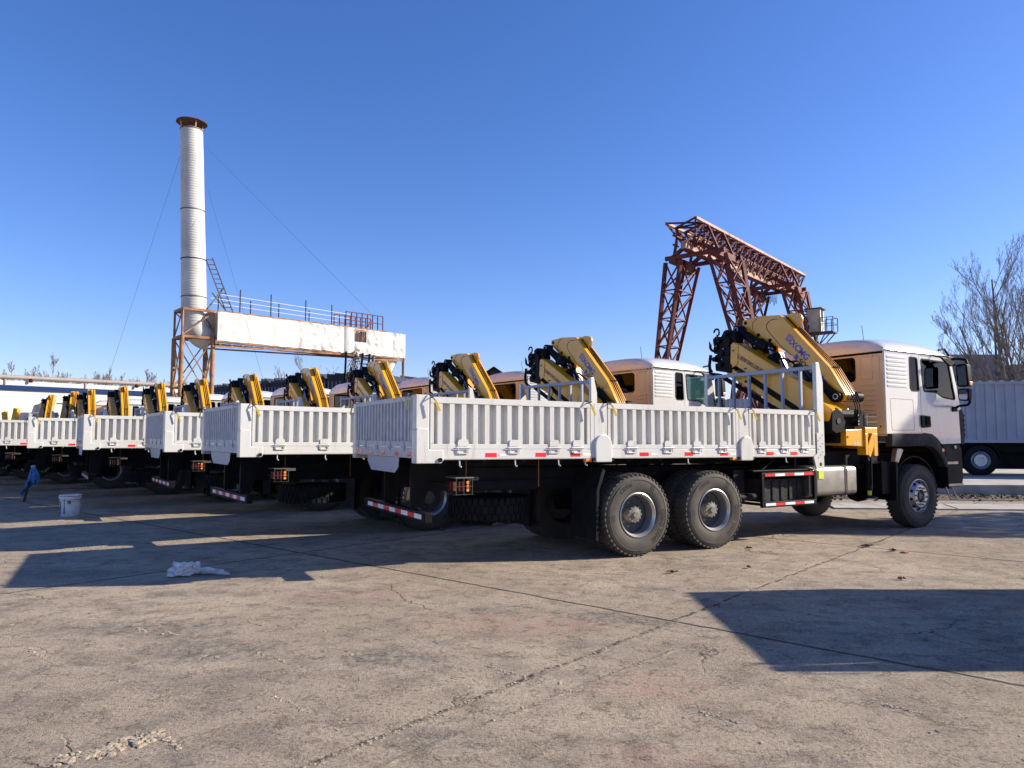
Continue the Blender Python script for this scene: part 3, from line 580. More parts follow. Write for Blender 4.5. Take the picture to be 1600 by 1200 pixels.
    # knuckle cylinder
    p = MB(); a, b, c = V((XA - .09, 2.15, 3.65)), V((XA - .09, 1.68, 3.33)), V((XA - .05, 1.50, 3.24))
    p.tube(a, b, .07, .095, 14); p.tube(a + V((-.07, 0, 0)), a + V((.1, 0, 0)), .085, n=18); p.tube(b + V((-.07, 0, 0)), b + V((.1, 0, 0)), .11, n=18); p.tube(b, c, .10, .11, 14); p.tube(c + V((-.05, 0, 0)), c + V((.12, 0, 0)), .11, n=16)
    for q_ in (a, b): p.tube(q_ + V((-.082, 0, 0)), q_ + V((-.072, 0, 0)), .05, n=16, mi=1); p.tube(q_ + V((-.087, 0, 0)), q_ + V((-.082, 0, 0)), .034, n=16)
    B(p, 'knuckle_link', ['black', 'galv'], smooth=True)
    p = MB(); p.tube((4.24, 1.44, 3.24), (4.24, 1.33, 3.0), .045, n=14); B(p, 'piston_rod', 'rod', smooth=True)
    p = MB(); p.tube((4.24, 1.35, 3.06), (4.24, 1.0, 2.45), .105, .105, 20); p.tube((4.24, 1.36, 3.08), (4.24, 1.33, 3.02), .12, n=20); p.tube((4.13, 1.13, 2.98), (4.16, .9, 2.35), .016, n=6, mi=1); p.tube((4.10, 1.05, 3.05), (4.12, .72, 2.65), .014, n=6, mi=1)
    p.path([(4.2, 1.42, 3.2), (4.12, 1.25, 3.15), (4.15, 1.12, 3.0), (4.2, 1.02, 2.98), (4.24, .85, 2.85), (4.24, .6, 2.6)], .018, 6); B(p, 'lift_cylinder', ['black', 'rod'], smooth=True)
    p = MB(); p.box(4.16, 4.28, .62, .86, 2.42, 2.60); B(p, 'valve_block', 'black', bevel=.01)
    # telescopic boom
    x0, x1 = 3.93, 4.19
    p = MB(); p.prism([(2.10, 3.05), (2.08, 3.33), (2.02, 3.375), (1.96, 3.365), (.30, 2.38), (.12, 2.17), (-.06, 2.05), (.02, 1.74), (.24, 1.72), (.62, 2.12), (1.96, 2.92), (2.06, 2.98)], 'x', x0, x1); tb = B(p, 'telescopic_boom', 'yellow', bevel=.012)
    p = MB(); p.prism([(2.10, 3.0), (2.08, 3.34), (2.02, 3.38), (1.9, 3.31), (1.93, 2.95), (2.06, 2.9)], 'x', x0 - .012, x0); B(p, 'boom_collar', 'yellow', tb, bevel=.004)
    p = MB()
    for y, z in ((2.02, 3.22), (1.74, 2.86)): p.tube((x0 - .03, y, z), (x0, y, z), .018, n=8)
    B(p, 'bolt', 'hub', tb)
    # upside-down warning text
    dd = V((0, .865, .50)); uu = V((0, .5, -.865)); q = MB()
    q.text('DO NOT STAND UNDER THE BOOM', V((x0 - .006, 1.33, 2.815)), dd * .50, uu, .105, 0, 0, .002); tb2 = B(q, 'lettering', 'ink', tb)
    p = MB(); p.prism([(1.96, 2.90), (1.74, 2.66), (.62, 2.0), (.62, 2.13)], 'x', x0 + .03, x1 - .02); p.path([(x0 + .01, 2.28, 2.72), (x0 + .01, .95, 2.02)], .045, 8); p.path([(x0 + .1, 1.95, 2.95), (x0 + .1, .7, 2.1)], .05, 8); B(p, 'extension_cylinder', 'black', smooth=True)
    p = MB(); p.prism([(2.20, 2.83), (2.12, 2.92), (1.7, 2.64), (.66, 2.03), (.7, 1.93), (1.7, 2.52), (2.2, 2.76)], 'x', x0 + .0, x0 + .05); p.prism(rpoly([(1.80, 2.75), (1.68, 2.72), (1.60, 2.60), (1.66, 2.5), (1.78, 2.55), (1.86, 2.66)], .03), 'x', x0 - .015, x0 - .002); p.tube((x0 - .03, 1.72, 2.62), (x0, 1.72, 2.62), .03, n=12, mi=1)
    B(p, 'lower_beam', ['yellow', 'black'], bevel=.004)
    # stacked boom heads
    p = MB(); r = random.Random(3)
    for k, (yo, dxx) in enumerate(((2.10, 0), (2.20, .03), (2.31, .06), (2.42, .09))):
        z_ = [2.82, 3.0, 3.22, 3.42]
        for i in range(4):
            a = yo + .02 * i - .0; zz = 2.80 + .17 * i + .02 * k
            p.prism(rpoly([(a - .02, zz), (a + .12, zz + .02), (a + .13, zz + .15), (a + .02, zz + .19), (a - .05, zz + .15)], .03, 3), 'x', x0 - .02 + .02 * k + .01 * (i % 2), x1 + .02 - .015 * k)
    p.prism(rpoly([(1.98, 3.40), (2.12, 3.2), (2.38, 3.3), (2.42, 3.48), (2.28, 3.66), (2.08, 3.62)], .06), 'x', x0 + .04, x1 - .02)
    for y, z in ((2.2, 3.56), (2.38, 3.45), (2.3, 3.2), (2.35, 2.98), (2.5, 3.1)): p.tube((x0 - .05, y, z), (x1 + .04, y, z), .05, n=12)
    for y, z in ((2.24, 3.28), (2.28, 3.08), (2.42, 3.35), (2.44, 3.0)): p.tube((x0 - .045, y, z), (x0 - .055, y, z), .018, n=8, mi=1)
    B(p, 'boom_heads', ['black', 'galv'], bevel=.005)
    hk = MB(); c = V((x0 + .0, 2.53, 3.37))
    hk.path([c + V((0, .10 * cos(t), .10 * sin(t))) for t in [R(20 - 24 * i) + 0 for i in range(9)]], .026, 8)
    hk.path([c + V((0, -.04, -.02)), c + V((0, -.02, .10)), c + V((0, -.07, .16))], .028, 8); hk.tube(c + V((0, .095, .02)), c + V((0, .13, .10)), .024, .006, 8)
    hk.path([V((x0, 2.45, 3.62)) + V((0, .07 * cos(t), .07 * sin(t))) for t in [R(30 * i) for i in range(10)]], .018, 6)
    hk.path([V((x0, 2.62, 3.2)), V((x0, 2.66, 3.0)), V((x0, 2.64, 2.85)), V((x0, 2.5, 2.78))], .03, 8); B(hk, 'crane_hook', 'black', smooth=True)
    # slewing head, column, base
    p = MB(); hexa = rpoly([(.20, 2.08), (.03, 2.05), (-.09, 1.96), (-.09, 1.78), (.04, 1.68), (.2, 1.66)], .015)
    hx = [(3.92, 1.72), (4.02, 1.66), (4.20, 1.70), (4.26, 1.84), (4.22, 1.98), (4.06, 2.08), (3.94, 2.0)]
    p.prism(hx, 'y', -.06, .5); p.tube((4.08, -.063, 1.86), (4.08, -.07, 1.86), .05, n=14, mi=1); B(p, 'slewing_cylinder', ['black', 'ink'], bevel=.012)
    p = MB(); p.box(4.25, 4.72, .10, .55, 1.50, 2.08); p.lathe([(.24, 0), (.26, .1), (.22, .5), (.2, .9)], (4.45, 1.23, 1.2), 'z', 20); p.box(4.1, 4.8, .6, 1.8, 1.1, 1.45); p.tube((4.1, .12, 1.98), (4.74, .12, 1.98), .10, n=14); B(p, 'crane_column', 'black', bevel=.02)
    p = MB(); p.box(3.80, 5.22, .3, 2.2, 1.05, 1.36); B(p, 'crane_base', 'frame', bevel=.01)
    p = MB(); p.box(4.66, 4.84, .0, .22, 1.78, 2.06)
    for k in range(5): p.box(4.655, 4.68, -.01, .0, 1.80 + .05 * k, 1.83 + .05 * k, 1)
    for k in range(5): p.bar((4.84, -.02 + .01 * k, 1.80 + k * .048), (5.12, -.03, 1.815 + k * .042), .014, .010, 1 if k % 2 else 0)
    p.bar((4.86, -.02, 1.74), (4.86, -.02, 2.0), .012, mi=1); B(p, 'control_levers', ['black', 'galv'], bevel=.003)
    ob_ = MB(); ob_.prism([(4.34, 1.46), (4.78, 1.44), (4.84, 1.40), (4.96, 1.44), (4.96, 1.74), (4.34, 1.72)], 'y', .0, 2.4); be = B(ob_, 'outrigger_beam', 'yellow', bevel=.008)
    q = MB(); q.text('2493', V((4.52, -.004, 1.462)), (1, 0, 0), (0, 0, 1), .075, 0, 0, .001); B(q, 'lettering', 'whiteink', be)
    q = MB(); q.prism([(4.76, 1.40), (4.82, 1.40), (5.08, 1.70), (5.02, 1.70)], 'y', -.006, -.002); q.tube((4.38, -.004, 1.6), (4.38, .0, 1.6), .02, n=8); q.tube((4.6, -.004, 1.5), (4.6, 0, 1.5), .01, n=8); B(q, 'black_stripe', 'ink', be)
    for y in (-.03, 2.31):
        l_ = MB(); l_.box(4.80, 5.12, y, y + .16, 1.66, 1.76); l_.box(4.80, 4.86, y, y + .16, 1.30, 1.66); l_.box(5.02, 5.12, y, y + .16, 1.28, 1.66); l_.prism([(4.86, 1.30), (4.92, 1.26), (5.02, 1.45), (5.02, 1.66), (4.98, 1.66), (4.86, 1.45)], 'y', y, y + .15); lg = B(l_, 'outrigger_leg', 'yellow', bevel=.006)
        q = MB(); q.tube((4.97, y + .08, 1.30), (4.97, y + .08, .70), .052, n=14); q.tube((4.94, y + .01, 1.3), (4.94, y + .01, .8), .012, n=6); q.box(4.86, 5.1, y + .01, y + .17, 1.20, 1.30); B(q, 'leg_tube', 'black', lg, smooth=True)
        q = MB(); q.tube((4.97, y + .08, .70), (4.97, y + .08, .62), .035, n=10, mi=1); q.lathe([(.0, .045), (.06, .045), (.12, .02), (.13, 0), (0, 0)], (4.97, y + .08, .575), 'z', 18); B(q, 'leg_pad', ['black', 'sticker'], lg, smooth=True)
def cab(T):
    B = lambda mb, name, m, par=T, **k: mb.build(name, m, par, **k)
    C = None
    side = [(5.42, 1.66), (5.42, 3.11), (7.30, 3.09), (7.42, 3.0), (7.57, 2.5), (7.665, 2.1), (7.66, 1.7), (7.62, 1.48), (7.02, 1.47), (6.90, 1.57), (6.74, 1.65), (6.52, 1.675)]
    qw = rpoly([(6.13, 3.03), (6.37, 3.02), (6.40, 2.42), (6.17, 2.42), (6.13, 2.47)], .05)
    mw = rpoly([(6.47, 3.01), (7.33, 2.98), (7.35, 2.93), (7.50, 2.32), (7.47, 2.29), (7.14, 2.32), (7.02, 2.36), (6.92, 2.41), (6.53, 2.42), (6.50, 2.6)], .045)
    p = MB()
    for y0, y1 in ((0.0, .05), (2.41, 2.46)): p.prism(side, 'y', y0, y1, holes=[qw, mw])
    rw = rpoly([(.56, 3.02), (1.90, 3.02), (1.90, 2.60), (.56, 2.60)], .07)
    # windscreen frame, floor, front
    p.prism([(7.42, 3.0), (7.46, 3.02), (7.61, 2.52), (7.70, 2.1), (7.665, 2.1), (7.57, 2.5)], 'y', 0.05, .16); p.prism([(7.42, 3.0), (7.46, 3.02), (7.61, 2.52), (7.70, 2.1), (7.665, 2.1), (7.57, 2.5)], 'y', 2.30, 2.41)
    p.box(5.46, 7.60, .05, 2.41, 1.62, 1.68); p.box(7.60, 7.68, .05, 2.41, 1.50, 2.12)
    body = B(p, 'cab_body', 'cabwhite', bevel=.0)
    # louvre swells
    l_ = MB()
    for k in range(8):
        z = 2.47 + k * .073; l_.prism(rpoly([(5.50, z), (6.03, z), (6.05, z + .024), (6.03, z + .048), (5.50, z + .048), (5.47, z + .024)], .015), 'y', -.008, .004)
        
    B(l_, 'side_ribs', 'cabwhite', body, bevel=.010, seg=3)
    # rounded rear corner trims
    p = MB(); p.tube((5.425, .012, 1.66), (5.425, .012, 3.11), .018, n=10); p.tube((5.425, 2.448, 1.66), (5.425, 2.448, 3.11), .018, n=10); B(p, 'corner_trim', 'cabwhite', body, smooth=True)
    # roof
    xs = [5.41, 5.415, 5.45, 5.50, 5.60, 5.9, 6.3, 6.7, 7.0, 7.2, 7.32, 7.40, 7.45]; hs = [0, .05, .17, .205, .225, .25, .26, .25, .22, .175, .12, .06, .0]; ny = 24; vs = []; fs = []
    for x, h in zip(xs, hs):
        zb = 3.105 - .012 * (x - 5.4) - (max(0, x - 7.3) * .35)
        for j in range(ny + 1):
            s = -1 + 2 * j / ny; s = math.copysign(1 - (1 - abs(s)) ** 1.6, s); e = (1 - abs(s) ** 5) ** .5; crown = 1 + .28 * (1 - s * s)
            vs.append((x, CY + s * 1.235 * (1 - .0 * e) , zb + h * e * crown))
    for i in range(len(xs) - 1):
        for j in range(ny): a = i * (ny + 1) + j; fs.append((a, a + 1, a + ny + 2, a + ny + 1))
    p = MB(); p.add(vs, fs); p.box(5.41, 7.45, .0, 2.46, 3.06, 3.10); roof = B(p, 'roof', 'cabwhite', body, smooth=True)
    p = MB(); p.bar((5.42, -.006, 3.115), (7.30, -.006, 3.095), .02, .012); p.path([(7.2, .1, 3.22), (7.35, .08, 3.25), (7.46, .07, 3.15), (7.52, .05, 3.0)], .02, 8); B(p, 'gutter_seal', 'black', body)
    p = MB(); p.tube((5.6, .5, 3.35), (5.56, .5, 3.62), .005, n=5); B(p, 'aerial', 'black', body)
    # back wall
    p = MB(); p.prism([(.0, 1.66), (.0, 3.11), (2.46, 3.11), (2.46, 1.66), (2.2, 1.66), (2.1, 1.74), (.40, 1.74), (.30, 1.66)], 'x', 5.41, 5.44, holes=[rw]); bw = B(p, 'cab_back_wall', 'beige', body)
    p = MB()
    for y0, y1, z0, z1 in ((.22, .45, 2.62, 3.02), (2.01, 2.24, 2.62, 3.02)):
        for (a, b, c, d) in ((y0, y1, z1 - .012, z1), (y0, y1, z0, z0 + .012), (y0, y0 + .012, z0, z1), (y1 - .012, y1, z0, z1)): p.box(5.404, 5.41, a, b, c, d)
    for k in range(7): z = 1.98 + k * .088; p.box(5.398, 5.41, .18, .43, z, z + .035); p.box(5.398, 5.41, .62, 1.85, z, z + .035) if k < 5 else None; p.box(5.398, 5.41, 2.03, 2.28, z, z + .035)
    p.box(5.402, 5.41, .08, 2.38, 3.03, 3.045); p.box(5.402, 5.41, .08, .10, 1.80, 3.03); p.box(5.402, 5.41, 2.36, 2.38, 1.8, 3.03); p.box(5.400, 5.41, .05, 2.4, 1.83, 1.86)
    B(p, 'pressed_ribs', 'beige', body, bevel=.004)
    p = MB()
    for y, z in ((.06, 3.08), (.14, 3.075), (.20, 3.03), (.10, 1.78), (.22, 1.75), (2.4, 3.08), (2.3, 3.05)): p.tube((5.405, y, z), (5.41, y, z), .014, n=10)
    B(p, 'bung', 'black', body)
    q = MB(); q.prism(rw, 'x', 5.415, 5.42); g = B(q, 'rear_window', 'darkglass', body)
    q = MB(); q.prism(offset_poly(rw, .012), 'x', 5.402, 5.425, holes=[offset_poly(rw, -.018)]); B(q, 'window_seal', 'black', body)
    for nm, wp in (('quarter_window', qw), ('door_window', mw)):
        for y in (.012, 2.442):
            q = MB(); q.prism(wp, 'y', y, y + .006); g = B(q, nm, 'glass' if nm[0] == 'd' else 'darkglass', body)
            q = MB(); yy = (-.004, .02) if y < 1 else (2.44, 2.464); q.prism(offset_poly(wp, .010), 'y', yy[0], yy[1], holes=[offset_poly(wp, -.016)]); B(q, 'window_seal', 'black', body)
    q = MB(); q.add([(7.44, .16, 3.0), (7.44, 2.30, 3.0), (7.69, 2.30, 2.12), (7.69, .16, 2.12)], [(0, 1, 2, 3)]); B(q, 'windscreen', 'glass', body)
    q = MB(); q.box(7.66, 7.74, .1, 2.36, 1.5, 2.08); q.prism([(7.60, 2.10), (7.70, 2.12), (7.76, 1.95), (7.76, 1.6), (7.72, 1.46), (7.63, 1.46)], 'y', -.005, .10, 1); q.prism([(7.60, 2.10), (7.70, 2.12), (7.76, 1.95), (7.76, 1.6), (7.72, 1.46), (7.63, 1.46)], 'y', 2.36, 2.465, 1)
    for k in range(5): q.box(7.73, 7.77, -.01, .08, 1.62 + .09 * k, 1.66 + .09 * k, 0)
    B(q, 'front_grille', ['black', 'plastic'], body, bevel=.006)
    # panel gaps
    for y in (-.0015, 2.4600):
        q = MB()
        y1 = y + .0015 + (.0 if y < 0 else .0)
        a, b = (y, .002) if y < 0 else (2.458, 2.4615)
        q.prism([(6.416, 1.68), (6.422, 1.68), (6.435, 2.42), (6.425, 3.07), (6.419, 3.07), (6.429, 2.42)], 'y', a, b)
        for pl in (rpoly([(5.55, 2.27), (6.20, 2.26), (6.215, 1.72), (5.57, 1.72)], .04),): q.prism(offset_poly(pl, .003), 'y', a, b, holes=[offset_poly(pl, -.003)])
        q.prism([(6.43, 3.065), (7.33, 3.045), (7.33, 3.050), (6.43, 3.07)], 'y', a, b)
        B(q, 'panel_gap', 'ink', body)
    q = MB()
    for a, b in ((-.03, .01), (2.45, 2.49)): q.prism(rpoly([(6.40, 1.99), (6.66, 1.975), (6.67, 1.78), (6.45, 1.76), (6.40, 1.8)], .03), 'y', a, b, holes=[rpoly([(6.49, 1.96), (6.61, 1.95), (6.62, 1.82), (6.49, 1.81)], .02)]); q.box(6.48, 6.63, a + .02, b - .01, 1.80, 1.97, 1); q.box(6.535, 6.56, a - .01, a + .02, 1.8, 1.96)
    B(q, 'door_handle', ['black', 'ink'], body, bevel=.006)
    # interior
    q = MB()
    for y in (.45, 1.6): q.box(6.25, 6.75, y, y + .5, 1.95, 2.12); q.prism([(6.15, 2.05), (6.30, 2.05), (6.20, 2.75), (6.08, 2.75)], 'y', y, y + .5); q.box(6.06, 6.16, y + .12, y + .38, 2.76, 2.93)
    B(q, 'seats', 'seat', body, bevel=.03)
    q = MB()
    for y0, y1 in ((.052, .058), (2.402, 2.408)): q.prism([(5.46, 1.69), (5.46, 3.05), (7.28, 3.05), (7.38, 2.98), (7.53, 2.5), (7.60, 2.1), (7.60, 1.69)], 'y', y0, y1, holes=[qw, mw])
    q.box(5.45, 5.455, .06, 2.4, 1.69, 2.58); q.box(5.46, 7.3, .06, 2.4, 3.03, 3.04); B(q, 'cab_lining', 'trim', body)
    q = MB(); q.prism([(7.15, 1.7), (7.15, 2.25), (7.25, 2.38), (7.6, 2.30), (7.6, 1.7)], 'y', .08, 2.38); q.box(5.5, 6.0, .06, 2.4, 1.9, 2.3); B(q, 'dashboard', 'trim', body)
    q = MB(); q.path([V((7.02, 1.85, 2.42)) + V((.08 * sin(t), .23 * cos(t), .21 * sin(t))) for t in [2 * pi * k / 20 for k in range(21)]], .016, 6); q.tube((7.02, 1.85, 2.42), (7.3, 1.85, 2.2), .03, n=8); B(q, 'steering_wheel', 'black', body)
    # lower steps
    for s in (0, 1):
        Yf = lambda d: d if s == 0 else 2.46 - d
        q = MB(); q.prism([(7.18, .70), (7.18, 1.05), (7.14, 1.30), (7.05, 1.46), (7.60, 1.46), (7.66, 1.38), (7.68, .84), (7.64, .72), (7.55, .68)], 'y', Yf(.01), Yf(.35)); st = B(q, 'step_panel', 'black', bevel=.015)
        q = MB(); q.box(7.16, 7.50, Yf(-.004), Yf(.008), 1.10, 1.145); q.box(7.18, 7.64, Yf(-.006), Yf(.008), .70, .74); B(q, 'step_tread', 'tank', st)
        q = MB(); q.path([(7.18, Yf(.06), .68), (7.25, Yf(.02), .46), (7.45, Yf(.02), .46), (7.37, Yf(.06), .68)], .012, 8); B(q, 'hanging_step', 'tank', st, smooth=True)
        q = MB(); q.lathe([(0, -.02), (.03, -.015), (.035, 0), (.0, .0)], (7.42, Yf(-.0), 1.41), 'y', 12); B(q, 'badge_knob', 'tank', st, smooth=True)
        # mirrors
        m = MB(); ym = Yf(-.30)
        m.prism(rpoly([(7.22, 2.50), (7.24, 2.92), (7.30, 2.98), (7.56, 2.98), (7.62, 2.92), (7.64, 2.52), (7.58, 2.48), (7.26, 2.48)], .05), 'y', ym - .02, ym + .0) if 0 else None
        # housing: face looks back (-x)
        hp = rpoly([(Yf(-.19), 2.51), (Yf(-.18), 2.93), (Yf(-.38), 2.93), (Yf(-.40), 2.55), (Yf(-.37), 2.51)], .05)
        m.prism(hp, 'x', 7.24, 7.36); h2 = rpoly([(Yf(-.20), 2.26), (Yf(-.19), 2.48), (Yf(-.40), 2.48), (Yf(-.39), 2.28), (Yf(-.36), 2.25)], .05); m.prism(h2, 'x', 7.24, 7.34)
        m.path([(7.42, Yf(.05), 3.05), (7.42, Yf(-.1), 3.05), (7.36, Yf(-.30), 3.01), (7.33, Yf(-.34), 2.92)], .026, 8); m.path([(7.50, Yf(.03), 2.12), (7.46, Yf(-.08), 2.17), (7.36, Yf(-.3), 2.18), (7.32, Yf(-.37), 2.25)], .024, 8); m.box(7.38, 7.52, Yf(-.03), Yf(.06), 2.07, 2.16); m.box(7.30, 7.46, Yf(-.03), Yf(.06), 3.02, 3.09)
        mi_ = B(m, 'door_mirror', 'black', bevel=.018, angle=40)
        q = MB(); q.prism(offset_poly(hp, -.03), 'x', 7.233, 7.238); q.prism(offset_poly(h2, -.025), 'x', 7.233, 7.238); B(q, 'mirror_glass', 'mirror', mi_)
        q = MB(); q.box(7.26, 7.35, Yf(-.41), Yf(-.385), 2.53, 2.60); B(q, 'indicator', 'amber', mi_, bevel=.006)
        q = MB(); q.path([(6.82, Yf(.0), 3.09), (6.84, Yf(-.12), 3.05), (6.95, Yf(-.2), 3.0)], .014, 6); q.prism(rpoly([(6.80, 3.02), (7.0, 3.03), (7.22, 2.93), (7.20, 2.89), (7.05, 2.88)], .04), 'y', Yf(-.16), Yf(-.20)); B(q, 'kerb_mirror', 'black', bevel=.012)
    q = MB(); q.box(7.56, 7.74, .25, 2.21, .62, 1.30); q.box(7.56, 7.72, .15, 2.31, 1.30, 1.46); B(q, 'front_bumper', 'plastic', bevel=.03)
# ------------------------------------------------------------------ ground
g = MB(); g.add([(-400, -60, 0), (500, -60, 0), (500, 1500, 0), (-400, 1500, 0)], [(0, 1, 2, 3)])
tag(g.build('ground', 'ground'), kind='structure')
# ------------------------------------------------------------------ trucks
T1 = make_truck(); crane(T1); cab(T1)
CORN = [(-1.101, 8.183, 61.28), (-3.992, 10.496, 54.9), (-6.673, 13.75, 55.4), (-9.5, 15.866, 56), (-12.218, 18.063, 56.6),
        (-14.97, 20.26, 56.3), (-17.72, 22.46, 56.3), (-20.45, 24.7, 56.3), (-23.2, 26.9, 56.5), (-25.95, 29.1, 56.2), (-28.2, 31.2, 62), (-31.3, 34.2, 63), (6.15, 5.48, 90)]
LAB = ['white flatbed crane truck nearest the camera, seen whole with its cab at the right',
       'second white crane truck from the right, its cab roof above the nearest truck bed',
       'third white crane truck from the right, its boom over the nearest truck rear panel',
       'fourth white crane truck from the right, its rear corner just right of the bucket',
       'fifth white crane truck from the right, its rear corner above the blue rag',
       'sixth white crane truck from the right, its bed cut off by the left edge',
       'seventh crane truck from the right, its yellow boom before the chimney support frame',
       'crane truck whose upright yellow boom stands just left of the chimney frame',
       'crane truck whose yellow boom stands second to the left of the chimney frame',
       'crane truck whose yellow boom stands third to the left of the chimney frame',
       'second farthest crane truck at the left, its yellow boom leaning right',
       'farthest crane truck at the left end of the row, before the white building',
       'white crane truck outside the right edge, known by its shadow in the foreground']
def place(o, c):
    a = R(c[2]); o.location = (c[0] + 3.214 * sin(a) - .02 * cos(a), c[1] + 3.214 * cos(a) + .02 * sin(a), 0); o.rotation_euler.z = pi / 2 - a
children = {}
for o in bpy.data.objects: children.setdefault(o.parent, []).append(o)
def copy_tree(o, parent=None, skip=()):
    c = o.copy(); COL.objects.link(c); c.parent = parent
    for ch in children.get(o, []):
        if ch.name.split('.')[0] in skip: continue
        copy_tree(ch, c, skip)
    return c
for i, c in enumerate(CORN):
    if i == 0: o = T1
    else:
        sk = set()
        if i in (1, 2): sk |= {'reflector', 'rail_sticker'}
        if i > 7: sk |= {'panel_gap', 'rope_hook', 'rubber_stop', 'seats', 'dashboard', 'steering_wheel', 'bolt', 'bung', 'weld_seam', 'rail_sticker', 'side_lens'}
        o = copy_tree(T1, None, sk)
    place(o, c); tag(o, LAB[i], 'crane truck', 'white crane trucks parked side by side in a row')
bpy.context.view_layer.update()
# ------------------------------------------------------------------ gantry crane
def truss_face(mb, a0, a1, b0, b1, n, w, mi=0, x=True):
    """bracing between two chords a0-a1 and b0-b1"""
    a0, a1, b0, b1 = map(V, (a0, a1, b0, b1))
    for i in range(n):
        p, q = a0.lerp(a1, i / n), a0.lerp(a1, (i + 1) / n); r, s = b0.lerp(b1, i / n), b0.lerp(b1, (i + 1) / n)
        mb.bar(p, s, w, mi=mi)
        if x: mb.bar(r, q, w, mi=mi)
        mb.bar(q, s, w, mi=mi)
GA = V((.638, .770, 0)); GQ = V((.770, -.638, 0)); G0 = V((11.1, 45, 0)); ZT, ZB = 15.25, 13.75
G = tag(empty('gantry_crane', G0), 'rust red lattice gantry crane standing behind the trucks at the right', 'gantry crane')
def gp(t, o, z): return (GA * t + GQ * o + V((0, 0, z)))
p = MB(); L = 20.6
for o in (-1, 1): p.bar(gp(-.6, o, ZT), gp(L, o, ZT), .20, .16, 1)
p.bar(gp(-.3, 0, ZB), gp(L, 0, ZB), .34, .5, 1); p.bar(gp(-.3, 0, ZB - .26), gp(L, 0, ZB - .26), .5, .05, 0)
truss_face(p, gp(-.6, -1, ZT), gp(L, -1, ZT), gp(-.6, 1, ZT), gp(L, 1, ZT), 16, .10)
truss_face(p, gp(-.6, -1, ZT), gp(L, -1, ZT), gp(-.6, -.3, ZB), gp(L, -.3, ZB), 16, .10)
truss_face(p, gp(-.6, 1, ZT), gp(L, 1, ZT), gp(-.6, .3, ZB), gp(L, .3, ZB), 16, .10)
for o in (-.55, .55):
    p.bar(gp(-.6, o, 14.4), gp(L, o, 14.4), .1)
p.bar(gp(-.2, -.4, ZB - .05), gp(-.9, -.4, ZB - .05), .10); p.build('girder', ['rust', 'rustsunlit'], G)
for ti, t in enumerate((2.3, 15.6)):
    for s in (-1, 1):
        p = MB(); top = []; bot = []; so = 1.35 if s < 0 else 1.7; sb = 3.9 if s < 0 else 4.3
        for a, b in ((-1.35, -.55), (1.35, -.55), (1.35, .55), (-1.35, .55)):
            top.append(V(gp(t + a, s * so + b, 13.1))); bot.append(V(gp(t + a * .12, s * sb + b * .4, .3)))
        for a, b in zip(top, bot): p.bar(a, b, .22)
        for k in range(4): truss_face(p, top[k], bot[k], top[(k + 1) % 4], bot[(k + 1) % 4], 7, .085)
        p.bar(gp(t, s * sb - .6, .2), gp(t, s * sb + .6, .2), .5, .4)
        p.bar(gp(t - 1.5, s * so, 13.2), gp(t + 1.5, s * so, 13.2), .5, .4, 0)
        p.bar(gp(t - 1.2, s * so, 13.5), gp(t - 1.2, s * 1.0, ZT), .15); p.bar(gp(t + 1.2, s * so, 13.5), gp(t + 1.2, s * 1.0, ZT), .15)
        p.bar(gp(t - 1.35, s * so, 13.4), gp(t - 1.35, 0, ZB + .5), .22); p.bar(gp(t + 1.35, s * so, 13.4), gp(t + 1.35, 0, ZB + .5), .22)
        p.build('lattice_leg', ['rust', 'rustsunlit'], G)
    p = MB()
    for a in (-1.35, 1.35): p.bar(gp(t + a, -1.9, 13.35), gp(t + a, 2.2, 13.35), .22, .26)
    p.bar(gp(t - .3, -1.2, 12.95), gp(t + 1.1, -1.2, 12.95), .5, .7); p.bar(gp(t + 1, 1.5, 12.9), gp(t + 2.3, 1.5, 12.9), .7, .9) if ti else None
    p.build('leg_saddle', 'rust', G)
p = MB(); p.bar(gp(7.2, 0, 13.3), gp(8.6, 0, 13.3), .5, .5); p.tube(gp(7.4, .2, 13.0), gp(8.4, .2, 13.0), .35, n=12); p.build('hoist_trolley', 'navy', G)
p = MB()
for k in range(7):
    t = 12.5 + k * .45; pts = [gp(t + .45 * i / 6, .3, 12.9 - .75 * (1 - (2 * i / 6 - 1) ** 2) * (1 + .3 * (k % 2))) for i in range(7)]; p.path(pts, .018, 4)
p.build('power_cable', 'black', G)
p = MB(); c0 = gp(15.4, 2.6, 9.6); c0 = V(c0)
def cb(mb, a0, a1, b0, b1, z0, z1, mi=0):
    vs = [c0 + GA * a * .8 + GQ * b * .8 + V((0, 0, z)) for z in (z0, z1) for b in (b0, b1) for a in (a0, a1)]
    mb.add(vs, [(0, 2, 3, 1), (4, 5, 7, 6), (0, 1, 5, 4), (2, 6, 7, 3), (0, 4, 6, 2), (1, 3, 7, 5)], mi)
cb(p, 0, .08, 0, 1.3, 0, 1.8); cb(p, 0, 1.3, 1.22, 1.3, 0, .8); cb(p, 0, .35, 1.22, 1.3, .8, 1.8); cb(p, .95, 1.3, 1.22, 1.3, .8, 1.8); cb(p, 1.22, 1.3, 0, 1.3, 0, 1.8); cb(p, 0, 1.3, 0, .08, 0, .7); cb(p, 0, .12, 0, .08, .7, 1.8); cb(p, 1.1, 1.3, 0, .08, .7, 1.8)
cb(p, -.15, 1.5, -.15, 1.5, 1.8, 1.88, 1); cb(p, -.2, 1.4, -1.6, 2.5, -.12, -.02, 1); cb(p, .08, 1.2, .1, 1.2, .7, .9, 1); cb(p, .02, .06, .25, 1.1, .8, 1.6, 1)
kb = p.build('operator_cabin', ['cream', 'darksteel'], G)
p = MB()
for b in (1.1, 1.55, 2.0):
    for a in (-.15, 1.1): p.bar(c0 + GA * a + GQ * b, c0 + GA * a + GQ * b + V((0, 0, 1.05)), .05)
